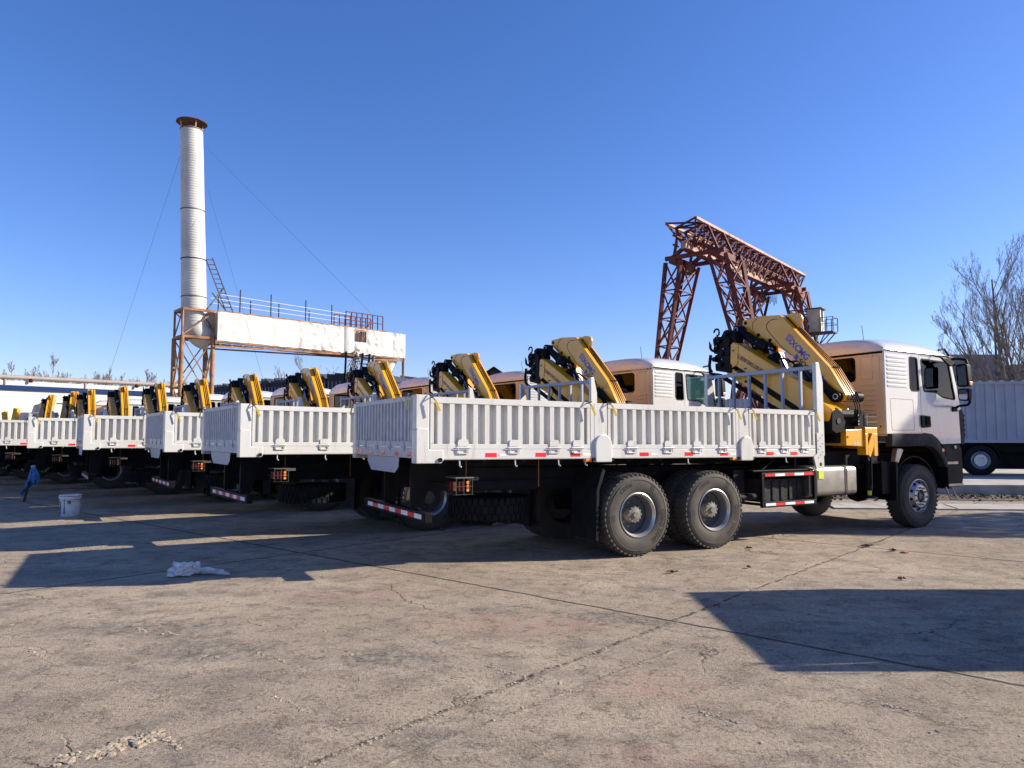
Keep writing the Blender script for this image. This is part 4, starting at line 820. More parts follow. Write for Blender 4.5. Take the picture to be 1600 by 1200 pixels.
for z in (.55, 1.05):
    for a in (-.15, 1.1): p.bar(c0 + GA * a + GQ * 1.1 + V((0, 0, z)), c0 + GA * a + GQ * 2.0 + V((0, 0, z)), .04)
    p.bar(c0 + GA * -.15 + GQ * 2.0 + V((0, 0, z)), c0 + GA * 1.1 + GQ * 2.0 + V((0, 0, z)), .04)
for a in (0, 1.3): p.bar(c0 + GA * a * .8 + GQ * 1.9, c0 + GA * a + GQ * -.2 + V((0, 0, -2.2)), .07); p.bar(c0 + GA * a + GQ * 1.0, c0 + GA * a + GQ * -.2 + V((0, 0, -2.2)), .07)
p.build('cabin_balcony', 'darksteel', G)
# ------------------------------------------------------------------ chimney
CX, CY2 = -18.85, 42.0; LEAN = -.045
def cz(z, r=0): return (LEAN * (z - 8.5) if z > 8.5 else 0)
CH = tag(empty('chimney', (CX, CY2, 0)), 'tall white sheet metal chimney with a rusty rain cap, left of the duct', 'chimney')
p = MB(); n = 40; zs = [8.3 + .155 * k for k in range(76)]; prof = []
rings = []
for k, z in enumerate(zs):
    rr = .70 - .012 * (z - 8.3) * .55
    rings += [(rr, z), (rr + .013, z + .025), (rr + .013, z + .125)]
vs = []; fs = []
for i, (rr, z) in enumerate(rings):
    for j in range(n): a = 2 * pi * j / n; vs.append((rr * cos(a) + cz(z), rr * sin(a), z))
for i in range(len(rings) - 1):
    for j in range(n): fs.append((i * n + j, i * n + (j + 1) % n, (i + 1) * n + (j + 1) % n, (i + 1) * n + j))
p.add(vs, fs); p.build('stack', 'stack', CH, smooth=True)
zt = zs[-1] + .13
for z, m_ in ((9.8, 'darksteel'), (12.07, 'black'), (15.05, 'darksteel'), (zt - .05, 'darksteel')):
    p = MB(); rr = .70 - .0066 * (z - 8.3); p.lathe([(rr + .0, -.035), (rr + .035, -.025), (rr + .035, .025), (rr, .035)], (cz(z), 0, z), 'z', 40); p.build('band', m_, CH, smooth=True)
p = MB(); c = (cz(zt), 0, zt)
for k in range(4): a = R(45 + 90 * k); p.bar((c[0] + .60 * cos(a), .60 * sin(a), zt - .1), (c[0] + .66 * cos(a), .66 * sin(a), zt + .50), .06)
p.build('cap_strut', 'rustsunlit', CH); p = MB(); p.lathe([(.0, .40), (.86, .30), (.88, .25), (.84, .25), (0, .38)], (c[0], 0, zt + .15), 'z', 40); p.build('rain_cap', 'capbrown', CH, smooth=True)
# elbow into the duct
p = MB(); ring = []; dirv = V((.70, .714, 0)); m_ = 24; pts = []
for k in range(11):
    t = k / 10 * R(78); pts.append((V((0, 0, 8.35)) + dirv * (.95 * (1 - cos(t))) + V((0, 0, -.95 * sin(t))), (dirv * sin(t) + V((0, 0, -cos(t))))))
pts.insert(0, (V((0, 0, 8.5)), V((0, 0, -1))))
sid = V((dirv.y, -dirv.x, 0)); vs = []; fs = []
for c_, d_ in pts:
    u = d_.cross(sid)
    for j in range(m_): a = 2 * pi * j / m_; vs.append(c_ + sid * (.70 * cos(a)) + u * (.70 * sin(a)))
for i in range(len(pts) - 1):
    for j in range(m_): fs.append((i * m_ + j, i * m_ + (j + 1) % m_, (i + 1) * m_ + (j + 1) % m_, (i + 1) * m_ + j))
p.add(vs, fs); p.build('elbow', 'stack', CH, smooth=True)
p = MB(); a_, b_ = V((.62, .3, 12.3)), V((1.75, 1.0, 8.95)); dd = (b_ - a_); sdv = V((.91, .41, 0)).normalized() * .2
for s in (-1, 1): p.bar(a_ + sdv * s, b_ + sdv * s, .06)
for k in range(12): q = a_.lerp(b_, (k + .5) / 12); p.bar(q - sdv, q + sdv, .04)
p.bar((.6, .0, 8.9), (1.35, .9, 10.6), .07); p.bar((1.7, .8, 8.95), (.8, .5, 10.2), .06); p.build('ladder', 'darksteel', CH)
for (a_, b_) in (((cz(18.5) - .6, 0, 18.8), (-9.8, 7.5, 3.6)), ((cz(18.9) + .65, 0, 19.2), (9.2, 8.9, 9.9)), ((.6, 0, 16.3), (6.2, -4, 2.6))):
    p = MB(); p.tube(a_, b_, .008, n=4); p.build('guy_wire', 'darksteel', CH)
# support frame
SF = tag(empty('support_frame', (CX, CY2, 0)), 'rusty steel pipe tower carrying the foot of the white chimney', 'steel frame')
P4 = [V((-1.15, .0, 0)), V((-.15, -1.15, 0)), V((1.2, -.1, 0)), V((.2, 1.2, 0))]; p = MB(); Z = lambda z: V((0, 0, z))
for q in P4: p.tube(q, q + Z(7.35), .13, n=10); p.tube(q + Z(7.35), q + Z(8.95), .07, n=6)
p.build('frame_post', 'rust2', SF, smooth=True); p = MB()
for a_, b_ in zip(P4, P4[1:] + P4[:1]):
    for z in (7.35, 8.95): p.bar(a_ + Z(z), b_ + Z(z), .14)
    for z in (1.4, 4.4): p.bar(a_ + Z(z), b_ + Z(z), .08)
    for z0, z1 in ((1.4, 4.4), (4.4, 7.3)): p.bar(a_ + Z(z0), b_ + Z(z1), .06); p.bar(a_ + Z(z1), b_ + Z(z0), .06)
    p.bar(a_ + Z(7.4), b_ + Z(8.9), .06)
p.add([q + Z(7.28) for q in P4], [(0, 1, 2, 3)]); p.build('frame_bracing', 'rust2', SF)
# ------------------------------------------------------------------ duct bridge
DA = V((-17.95, 42.35, 0)); DE = V((-8.35, 52.1, 0)); dv = (DE - DA).normalized(); DL = (DE - DA).length; dn = V((dv.y, -dv.x, 0))   # dn towards the camera side
D = tag(empty('duct_bridge', DA), 'long horizontal duct wrapped in white tarpaulin with railings on top', 'duct')
z0, z1 = 7.25, 8.93; op = (DL * .685, DL * .755)
seams = [0, .125, .25, .38, .50, .625, .685, .755, .84, .92, 1.0]
for i, (a, b) in enumerate(zip(seams, seams[1:])):
    nu, nv = 22, 22; vs = []; fs = []; w_ = b - a
    for iu in range(nu + 1):
        for iv in range(nv + 1):
            u = DL * (a + w_ * iu / nu); zz = z0 + (z1 - z0) * iv / nv; eu = min(iu, nu - iu) / nu; ev = min(iv, nv - iv) / nv
            k = noise.noise(V((u * 1.3, zz * 2.2, i * 3.1))) * .06 + (.030 * (1 - abs(noise.noise(V((u * .9 + zz * .8, zz * 1.4 - u * .5, i * 2.0)))) * 5) if i in (0, 3, 4, 6, 7, 9) and abs(noise.noise(V((u * .9 + zz * .8, zz * 1.4 - u * .5, i * 2.0)))) < .2 else 0) + noise.noise(V((u * 3.7 + zz * 2, zz * 3.5, i))) * .05 * (1 if i in (0, 1, 3, 4, 6, 7, 9) else .25)
            off = .86 + (k * (1 if i in (3, 4, 6, 7, 9) else .35) + .03) * min(1, eu * 6)
            if i == 5: off += .10 * sin(pi * iu / nu) ; 
            dz = 0
            if iv == 0: dz = -.04 - .10 * abs(noise.noise(V((u * 1.1, 5, 3)))) - (.28 * sin(pi * iu / nu) if i == 6 else 0)
            vs.append(dv * u + dn * off + Z(zz + dz))
    for iu in range(nu):
        for iv in range(nv):
            if i == 6 and 9 < iv < nv - 2 and iu < nu: continue
            q = iu * (nv + 1) + iv; fs.append((q, q + nv + 1, q + nv + 2, q + 1))
    p = MB(); p.add(vs, fs); p.build('tarpaulin', 'tarp', D, smooth=True)
p = MB()
def db(a, b, c, d, e, f, mi=0):
    vs = [dv * u + dn * w_ + Z(z) for z in (e, f) for w_ in (c, d) for u in (a, b)]; p.add(vs, [(0, 2, 3, 1), (4, 5, 7, 6), (0, 1, 5, 4), (2, 6, 7, 3), (0, 4, 6, 2), (1, 3, 7, 5)], mi)
db(0.05, DL * .685, -.8, .8, z0 + .03, z1 - .02); db(DL * .755, DL - .02, -.8, .8, z0 + .03, z1 - .02); db(DL * .685, DL * .755, -.8, .3, z0 + .03, z1 - .02); p.build('duct_body', 'tarp', D)
p = MB()
for w_ in (-.8, .8):
    p.bar(dv * -.1 + dn * w_ + Z(z0 - .08), dv * DL + dn * w_ + Z(z0 - .08), .12); p.bar(dv * -.1 + dn * w_ + Z(z0 - .38), dv * (DL * .8) + dn * w_ + Z(z0 - .12), .09)
    p.bar(dv * 0 + dn * (w_ * 1.05) + Z(z1 + .04), dv * (DL * .88) + dn * (w_ * 1.05) + Z(z1 + .04), .09)
for k in range(16): u = DL * .8 * k / 16; p.bar(dv * u + dn * .8 + Z(z0 - .1), dv * (u + .35) + dn * .8 + Z(z0 - .38 + .26 * k / 16), .05)
p.build('underside_truss', 'rust2', D)
p = MB()
for k in range(4): u = DL * (.69 + .021 * k); p.bar(dv * u + dn * .8 + Z(z0 + .6), dv * u + dn * .8 + Z(z1 - .1), .05)
p.bar(dv * op[0] + dn * .84 + Z(z1 - .12), dv * op[1] + dn * .84 + Z(z1 - .12), .12); p.bar(dv * (op[0] + .6) + dn * .7 + Z(z0 + .8), dv * op[1] + dn * .8 + Z(z1 - .3), .06); p.build('inner_frame', 'rust2', D)
p = MB()
for w_ in (-.75, .75):
    for z in (.75, 1.05): p.bar(dv * .2 + dn * w_ + Z(z1 + z), dv * (DL * .66) + dn * w_ + Z(z1 + z - .12), .035, mi=1)
for k, (u, h_) in enumerate(((.05, 1.35), (.1, 1.5), (.20, 1.2), (.245, 1.5), (.34, 1.3), (.42, 1.45), (.5, 1.1), (.56, 1.4))):
    w_ = .75 if k % 2 else -.75; p.bar(dv * (DL * u) + dn * w_ + Z(z1), dv * (DL * u) + dn * w_ + Z(z1 + h_), .06)
p.build('scaffold_railing', ['darksteel', 'galv'], D)
p = MB()
for w_ in (-.75, .75):
    for z in (.55, 1.1): p.bar(dv * (DL * .64) + dn * w_ + Z(z1 + z), dv * (DL * .86) + dn * w_ + Z(z1 + z), .06)
    for k in range(8): u = DL * (.64 + .22 * k / 7); p.bar(dv * u + dn * w_ + Z(z1), dv * u + dn * w_ + Z(z1 + 1.1), .06)
p.bar(dv * (DL * .76) + dn * .75 + Z(z1 + .1), dv * (DL * .79) + dn * .75 + Z(z1 + .7), .07); p.build('railing', 'rust', D)
p = MB()
for u, w_ in ((.99, .8), (.99, -.8), (.80, .8), (.9, -.8)): p.bar(dv * (DL * u) + dn * w_, dv * (DL * u) + dn * w_ + Z(z0), .16)
p.bar(dv * (DL * .8) + dn * .8 + Z(z0 - .35), dv * DL + dn * .8 + Z(z0 - .2), .1); p.build('end_post', 'rust2', D)
p = MB(); c_ = dv * (DL * .93); p.lathe([(.75, -.0), (.70, -.35), (.32, -1.2), (.3, -4)], (c_.x, c_.y, z0), 'z', 20); p.build('funnel', 'stack', D, smooth=True)
p = MB(); a_, b_ = dv * (DL * .75) + dn * 1.0 + Z(z0), dv * (DL * .68) + dn * 1.6 + Z(2.5); sv = dv * .28
for s in (-1, 1): p.bar(a_ + sv * s, b_ + sv * s, .12)
for k in range(16): q = a_.lerp(b_, (k + .5) / 16); p.bar(q - sv, q + sv, .07)
p.bar(a_ - dv * 1.6, b_ - dv * 1.2, .12); p.build('ladder', 'black', D)
# dry creeper hanging by the ladder
p = MB(); r2 = random.Random(9)
for k in range(700):
    t = r2.random(); c_ = dv * (DL * (.64 + .04 * (1 - t))) + dn * (1.3) + Z(z0 - t * 4.6) + V((r2.gauss(0, .12 + .42 * t), r2.gauss(0, .2), r2.gauss(0, .15))); s = r2.uniform(.03, .09)
    d1 = V((r2.uniform(-1, 1), r2.uniform(-1, 1), r2.uniform(-1, 1))).normalized() * s; d2 = d1.cross(V((r2.uniform(-1, 1), .3, r2.uniform(-1, 1)))).normalized() * s; p.add([c_ + d1, c_ + d2, c_ - d1 * .6, c_ - d2], [(0, 1, 2, 3)])
for k in range(9): p.path([dv * (DL * .68) + dn * 1.3 + Z(z0)] + [dv * (DL * (.67 - .003 * k * j)) + dn * 1.3 + Z(z0 - j * .9) + V((r2.gauss(0, .1), 0, 0)) for j in range(1, 6)], .02, 4)
cr = p.build('creeper_plant', 'leaf'); cr.location = DA; tag(cr, 'dry brown creeper hanging beside the dark ladder under the duct', 'plant')
# ------------------------------------------------------------------ left building
def wallbox(name, A, Bp, th, z0, z1, m, parent):
    A, Bp = V((*A, 0)), V((*Bp, 0)); d_ = (Bp - A).normalized(); n_ = V((-d_.y, d_.x, 0)) * th
    p = MB(); vs = [q + Z(z) for z in (z0, z1) for q in (A, Bp, A + n_, Bp + n_)]
    p.add(vs, [(0, 2, 3, 1), (4, 5, 7, 6), (0, 1, 5, 4), (2, 6, 7, 3), (0, 4, 6, 2), (1, 3, 7, 5)]); return p.build(name, m, parent)
def lb(s): return (-35.8 + 6.2 * s, 50 + 7.5 * s)
LBD = tag(empty('office_building', (-35.8, 50, 0)), 'long low white building with a blue gutter at the far left', 'building'); LBD.location = (0, 0, 0)
wallbox('wall', lb(-1.2), lb(1.85), 8, 0, 4.85, 'wallwhite', LBD)
wallbox('gutter', (lb(-1.2)[0] + .1, lb(-1.2)[1] - .12), (lb(1.87)[0] + .1, lb(1.87)[1] - .12), .3, 4.85, 5.15, 'gutter', LBD)
wallbox('parapet', lb(-1.2), lb(1.3), .3, 5.18, 5.50, 'wallwhite', LBD)
wallbox('trim_stripe', (lb(.35)[0] + .03, lb(.35)[1] - .03), (lb(1.8)[0] + .03, lb(1.8)[1] - .03), .02, 3.95, 4.03, 'green', LBD)
PP = tag(MB().tube((*lb(-1.2), 5.72), (*lb(1.35), 5.78), .16, n=12).build('roof_pipe', 'pipegrey', smooth=True), 'grey steam pipe running along the roof edge of the white building', 'pipe')
for s in (-.6, .02, .55, .85, 1.15): q = MB(); q.tube((*lb(s), 5.15), (*lb(s), 5.6), .08, n=8); q.build('pipe_support', 'pipegrey', PP)
for s in (.2, .95): q = MB(); q.lathe([(0, -.1), (.15, -.05), (.15, .05), (0, .1)], (lb(s)[0], lb(s)[1] - .3, 5.55), 'y', 14); q.build('valve_wheel', 'rust', PP)
AC = tag(empty('air_conditioner', (lb(.3)[0] + .3, lb(.3)[1] - .4, 3.0)), 'cream air conditioner unit hung on the white wall at the left', 'air conditioner')
q = MB(); q.box(-.5, .5, -.25, .1, -.05, 1.0); q.build('casing', 'wallwhite', AC, bevel=.03); q = MB(); q.box(-.35, .35, -.27, -.251, .1, .85); q.build('fan_grille', 'cream', AC)
# white tank like body, grey tractor cab, gate frame
WB = tag(empty('white_van', (-29.9, 44.2, 0)), 'white van body with rounded corners before the long white building', 'van')
q = MB(); q.prism(rpoly([(-.95, .4), (1.0, .4), (1.0, 2.95), (.9, 3.05), (-.95, 3.05)], .25), 'y', 0, 3.2); q.build('body', 'cabwhite', WB, bevel=.05); q = MB(); q.box(-.8, .8, -.01, .02, 2.0, 2.6); q.build('window', 'darkglass', WB)
for x in (-.8, .8): q = MB(); q.lathe([(0, -.1), (.35, -.1), (.38, 0), (.35, .1), (0, .1)], (x, .6, .38), 'x', 20); q.build('wheel', 'rubber', WB, smooth=True)
GC = tag(empty('grey_tractor', (-27.6, 42.2, 0)), 'pale grey tractor cab with yellow green bonnet behind the sixth truck bed', 'tractor')
q = MB(); q.prism(rpoly([(-.7, 1.2), (.7, 1.2), (.62, 2.6), (-.55, 2.6)], .12), 'y', -.5, .8); q.build('cab', 'galv', GC, bevel=.03)
q = MB(); q.prism(rpoly([(-1.3, 1.0), (-.6, 1.0), (-.62, 1.9), (-1.25, 1.85)], .12), 'y', -.4, .8); q.build('bonnet', 'sticker', GC, bevel=.03)
q = MB(); q.box(-.35, .45, -.52, -.49, 2.05, 2.45); q.build('window', 'darkglass', GC)
for x in (-.9, .6): q = MB(); q.lathe([(0, -.2), (.6, -.2), (.65, 0), (.6, .2), (0, .2)], (x, -.4, .65), 'x', 20); q.build('wheel', 'rubber', GC, smooth=True)
GF = tag(empty('pipe_rack', (-30.6, 41.0, 0)), 'grey steel pipe rack at the left edge above the sixth truck bed', 'rack'); q = MB()
for x in (-1.4, -.6, .35): q.box(x, x + .12, 0, .12, 0, 3.3)
for z in (2.2, 2.55, 3.2): q.box(-2.4, .5, -.03, -.001, z, z + .08)
q.build('rack_frame', 'galv', GF)
for k, (x, y, a) in enumerate(((-30.2, 43.0, 52), (-33.4, 44.4, 48))):
    Y_ = tag(empty('folding_crane', (x, y, 0), R(20 * k)), ['folded yellow loader crane behind the grey pipe rack', 'second folded yellow loader crane farther left behind the pipe rack'][k], 'loader crane', 'cranes behind the pipe rack')
    q = MB(); q.prism([(-.15, 1.2), (.2, 1.2), (.45, 3.2), (.2, 3.3)], 'y', 0, .3); q.prism([(-.4, 1.6), (-.1, 1.2), (-.35, 3.1), (-.6, 3.0)], 'y', .1, .35); q.build('boom', 'yellow', Y_, bevel=.02); q = MB(); q.tube((0, .15, 0), (0, .15, 1.3), .2, n=12); q.build('column', 'black', Y_)
# ------------------------------------------------------------------ navy panel stacks, sheds
A_, E_ = V((-26.5, 62, 0)), V((-10.2, 49.6, 0)); dd = (E_ - A_).normalized(); LL = (E_ - A_).length; nn = V((-dd.y, dd.x, 0))
for k in range(5):
    ST = tag(empty('panel_stack', A_ + dd * (LL * k / 5)), ['stack of dark navy corrugated panels at the far left end of the panel row', 'navy corrugated panel stack, second from the left behind the trucks', 'navy corrugated panel stack in the middle, under the duct', 'navy corrugated panel stack, second from the right, left of the ladder', 'navy corrugated panel stack nearest the dark ladder'][k], 'panel stack', 'dark corrugated panel stacks behind the trucks')
    q = MB(); r2 = random.Random(k); W_ = LL / 5 - .2; n_ = 9; zt = 5.8 + .05 * k
    for i in range(n_):
        u = W_ * i / n_; h_ = zt + r2.uniform(-.1, .12)
        vs = [dd * u + Z(.2), dd * (u + W_ / n_ * .5) - nn * .25 + Z(.2), dd * (u + W_ / n_) + Z(.2), dd * (u + W_ / n_) + Z(h_ - .16), dd * (u + W_ / n_ * .5) - nn * .25 + Z(h_ + .14), dd * u + Z(h_ - .16)]
        b_ = [v + nn * 3 for v in vs]; q.add(vs + b_, [(0, 1, 4, 5), (1, 2, 3, 4), (6, 11, 10, 7), (7, 10, 9, 8), (5, 4, 10, 11), (4, 3, 9, 10), (0, 5, 11, 6), (2, 8, 9, 3)])
    q.build('corrugated_panels', 'navy', ST); q = MB()
    for i in range(n_ + 1): u = W_ * i / n_; q.bar(dd * u - nn * .28 + Z(.1), dd * u - nn * .28 + Z(zt - .5), .05)
    for i in range(n_): u = W_ * i / n_; q.bar(dd * u - nn * .3 + Z(4.3), dd * (u + W_ / n_ / 2) - nn * .3 + Z(4.6), .05); q.bar(dd * (u + W_ / n_ / 2) - nn * .3 + Z(4.6), dd * (u + W_ / n_) - nn * .3 + Z(4.3), .05)
    q.build('rack_posts', 'bluegrey', ST)
def shed(name, label, x0, x1, y, z, roofz, m, rm, depth=6, gable=False):
    s_ = tag(empty(name, (x0, y, 0)), label, 'shed'); W_ = x1 - x0; q = MB(); q.box(0, W_, 0, depth, 0, z); q.build('wall', m, s_)
    q = MB()
    if gable: q.prism([(-.3, z), (W_ * .5, roofz), (W_ + .3, z), (W_ + .3, z + .12), (W_ * .5, roofz + .15), (-.3, z + .12)], 'y', -.3, depth)
    else: q.prism([(-.3, z + .02), (W_ + .3, z + .02), (W_ + .3, z + .2), (-.3, roofz)], 'y', -.4, depth)
    q.build('roof', rm, s_); return s_
def Xp(px, D): return (px - 800) / 1117 * D
shed('open_shed', 'grey sheet roofed shed just right of the duct end', Xp(632, 56), Xp(700, 56), 56, 5.6, 6.3, 'darksteel', 'greysheet')
WC = shed('white_kiosk', 'small white flat roofed kiosk below the duct end', Xp(608, 50), Xp(640, 50), 50, 5.3, 5.9, 'wallwhite', 'wallwhite', 3)
shed('gable_shed', 'dark gabled shed roof showing left of the third truck cab', Xp(748, 50), Xp(795, 50), 50, 5.4, 6.3, 'navy', 'black', 6, True)
shed('pale_shed', 'low pale roofed shed behind the third truck cab', Xp(798, 52), Xp(870, 52), 52, 5.2, 5.9, 'greysheet', 'galv', 6)
WH = tag(empty('warehouse', (26, 62, 0)), 'dull grey corrugated warehouse behind the bare tree at the right', 'building')
q = MB(); corrug(q, 4, 60, 0, 6.5, .5, 0, .08, 'y', 0, top=.2); q.box(4, 60, .1, 20, 0, 6.45); q.build('wall', 'greysheet', WH)
q = MB(); q.box(3, 60, -1.2, 20, 6.5, 6.75, 0); q.prism([(-.0, 6.8), (18, 6.8), (18, 8.9), (-.0, 8.9)], 'y', 2, 20, 1); q.box(18.4, 60, 1, 20, 6.8, 7.9, 1); q.box(5, 60, -.2, -.05, 5.0, 5.15, 2); q.build('roof', ['darksteel', 'greysheet', 'rust'], WH)
q = MB()
for x in (16.9, 17.25): q.tube((x, 1, 6.6), (x, 1, 11.3 - (x - 16.9) * 1.6), .09, n=10)
q.build('exhaust_pipe', 'darksteel', WH, smooth=True)
BW = tag(empty('blue_grey_shed', (17.5, 58, 0)), 'blue grey sheet wall seen through the nearest truck headboard', 'shed'); q = MB(); corrug(q, 0, 8, 0, 4.6, .4, 0, .06, 'y', 0, top=.2); q.box(0, 8, .1, 5, 0, 4.55); q.build('wall', 'bluegrey', BW)
# ------------------------------------------------------------------ bare trees
def tree(loc, h, seed, stems, spread, label, group='bare winter trees', lean=0, rt=.16, dens=1.0, rmin=.006):
    r2 = random.Random(seed); tr = tag(empty('bare_tree', loc), label, 'tree', group); big = MB(); fine = MB()
    def grow(p, d, ln, r, dep):
        n_ = 5; pts = [p]; dirs = [d]
        for i in range(n_):
            d = (d + V((r2.gauss(0, .07), r2.gauss(0, .07), .06 + .03 * dep))).normalized(); p = p + d * (ln / n_); pts.append(p); dirs.append(d)
        mb = big if dep <= 1 else fine
        for i in range(n_): a = r * (1 - i / n_ * .65); b = r * (1 - (i + 1) / n_ * .65); mb.tube(pts[i], pts[i + 1], a, b, 6 if dep <= 1 else 3, cap=False)
        if dep >= 4: return
        k = int({0: 11, 1: 9, 2: 7, 3: 5}[dep] * dens)
        for j in range(k):
            t = r2.uniform(.22 if dep else .25, 1); i = min(n_ - 1, int(t * n_)); q = pts[i].lerp(pts[i + 1], t * n_ - i); dd_ = dirs[i + 1]
            ax = V((r2.gauss(0, 1), r2.gauss(0, 1), r2.gauss(0, .3))).cross(dd_).normalized(); a = r2.uniform(.28, .62)
            nd = (dd_ * cos(a) + ax * sin(a)).normalized(); grow(q, nd, ln * r2.uniform(.32, .55) * (1.15 - .5 * t), max(rmin, r * (1 - .65 * t) * .5), dep + 1)
    for s in range(stems):
        a = 2 * pi * s / stems + r2.uniform(-.4, .4); sp = spread * r2.uniform(.5, 1); grow(V((.25 * cos(a), .25 * sin(a), 0)) if stems > 1 else V((0, 0, 0)), V((cos(a) * sp + lean, sin(a) * sp, 1)).normalized(), h * r2.uniform(.72, .95), rt, 0)
    big.build('trunk', 'bark', tr, smooth=False); fine.build('crown', 'twig', tr); return tr
tree((Xp(1612, 36), 36, 0), 10.6, 5, 7, .35, 'large bare many stemmed tree behind the grey box trailer at the right', rt=.10, dens=.92)
tree((Xp(1545, 38), 38, 0), 8.0, 12, 3, .40, 'smaller bare tree leaning left behind the mirror of the nearest truck', rt=.07, lean=-.10, dens=.8)
tree((Xp(1665, 37), 37, 0), 10.2, 21, 3, .25, 'bare tree at the very right edge beside the large one', rt=.11, dens=.85)
tree((Xp(468, 74), 74, 0), 9.6, 8, 3, .45, 'pale bare tree under the middle of the duct', rt=.10, dens=.75, rmin=.010)
for k, (px, D_, h_) in enumerate(((15, 95, 9.3), (62, 95, 9.6), (142, 90, 9.4), (215, 100, 9.2))):
    tree((Xp(px, D_), D_, 0), h_ + .3, 30 + k, 9, .95, ['faint bare tree top at the far left corner over the roof pipe', 'faint thin bare tree over the roof pipe, second from the left', 'round bare tree crown over the roof pipe left of the guy wire', 'faint bare tree over the right end of the roof pipe'][k], rt=.10, dens=1.05, rmin=.016)
# ------------------------------------------------------------------ box trailer and platform at right
BT = tag(empty('box_trailer', (12.2, 25.2, 0), R(-13)), 'blue grey corrugated box trailer parked behind the nearest cab at the right', 'trailer')
q = MB(); corrug(q, 0, 13, 1.50, 3.37, .30, 0, .035, 'y', 0, top=.13); q.box(0, 13, .04, 2.5, 1.45, 3.36); q.box(-.02, 13.02, -.03, 2.52, 1.38, 1.50); q.box(-.02, 13.02, -.03, 2.52, 3.36, 3.45); q.build('box_body', 'bluegrey', BT)
q = MB()
for k in range(40): x = .15 + k * .33; q.prism([(x, 3.45), (x + .18, 3.45), (x + .09, 3.50)], 'y', -.02, .06)
q.build('roof_clips', 'wallwhite', BT)
q = MB(); q.box(.2, 12.8, .7, .9, 1.05, 1.38); q.box(.2, 12.8, 1.6, 1.8, 1.05, 1.38); 
for x in (3.2, 6, 9): q.prism([(x, .6), (x + .1, .6), (x + .6, 1.38), (x + .4, 1.38)], 'y', .2, .4)
q.box(.1, 12.9, 1.2, 1.25, .45, 1.4); q.build('underframe_and_shade_sheet', 'frame', BT)  # long thin dark sheet added behind the wheels for the shade under the trailer
for x in (3.8, 8.5, 9.8):
    wv = empty('wheel', (x, 0, .78)); wv.parent = BT; q = MB(); q.lathe([(.3, .02), (.34, 0), (.46, 0), (.52, .03), (.53, .27), (.3, .3)], (0, 0, 0), 'y', 40); q.build('tyre', 'darkrubber', wv, smooth=True)
    q = MB(); q.lathe([(.30, .02), (.285, .01), (.27, .05), (.2, .10), (.19, .05), (.16, .04), (.12, .05), (0, .05)], (0, 0, 0), 'y', 40); q.build('rim', 'chrome', wv, smooth=True)
    q = MB(); 
    for k in range(10): a = 2 * pi * k / 10; q.tube((.165 * cos(a), .03, .165 * sin(a)), (.165 * cos(a), .06, .165 * sin(a)), .03, n=8)
    q.lathe([(.13, .045), (.20, .045)], (0, 0, 0), 'y', 30); q.build('wheel_nuts', 'refw', wv)
    q = MB(); q.lathe([(.58, 0), (.60, 0), (.60, .5), (.58, .5)], (x, .0, .80), n=16, closed=True, a0=R(5), a1=R(175)); q.build('mudguard', 'black', BT)
for x in (2.6, 5.8): q = MB(); q.box(x, x + .28, -.035, -.03, 1.41, 1.47); q.build('reflector', 'red', BT); q = MB(); q.box(x + .29, x + .55, -.035, -.03, 1.41, 1.47); q.build('reflector', 'refw', BT)
PF = MB(); PF.prism([(2, 20.9), (45, 16.6), (45, 60), (2, 60)], 'z', .0, .27); tag(PF.build('raised_pavement', 'concrete_white'), kind='structure')
SL = MB(); SL.prism([(5.0, 17.5), (30, 14.9), (30, 15.5), (5.0, 16.35)], 'z', .0, .004) ; 
vs = []; r2 = random.Random(2)
ST_ = MB()
for k in range(2600):
    t = r2.random(); x = 2 + 28 * t; y = 20.7 - .10 * (x - 2) - abs(r2.gauss(0, .75)) - .1; s = r2.uniform(.015, .06); a = r2.uniform(0, 6.3)
    c_ = V((x, y, s * .3)); ST_.add([c_ + V((s * cos(a), s * sin(a), -s * .2)), c_ + V((s * cos(a + 2.1), s * sin(a + 2.1), -s * .2)), c_ + V((s * cos(a + 4.2), s * sin(a + 4.2), -s * .2)), c_ + V((0, 0, s * .8))], [(0, 1, 3), (1, 2, 3), (2, 0, 3)])
    if k % 2:
        for _ in range(2): hh = r2.uniform(.04, .16); l1 = V((r2.gauss(0, .05), r2.gauss(0, .05), hh)); ST_.add([c_, c_ + V((.006, 0, 0)), c_ + l1], [(0, 1, 2)])
ST_.prism([(2, 20.85), (30, 18.05), (30, 16.9), (20, 17.6), (12, 17.9), (8, 18.6), (2, 19.6)], 'z', 0.001, .012)
tag(ST_.build('dirt_verge', 'dirt'), kind='stuff')
p = MB()
for k in range(7): x = 7.5 + k * 2.6; p.prism([(x, 17.2 - .12 * (x - 7.5)), (x + 2.55, 16.9 - .12 * (x - 7.5)), (x + 2.2, 15.75 - .10 * (x - 7.5)), (x - .35, 16.0 - .10 * (x - 7.5))], 'z', .0, .03 + .004 * (k % 3))
tag(p.build('paving_slabs', 'concrete_white'), kind='structure')
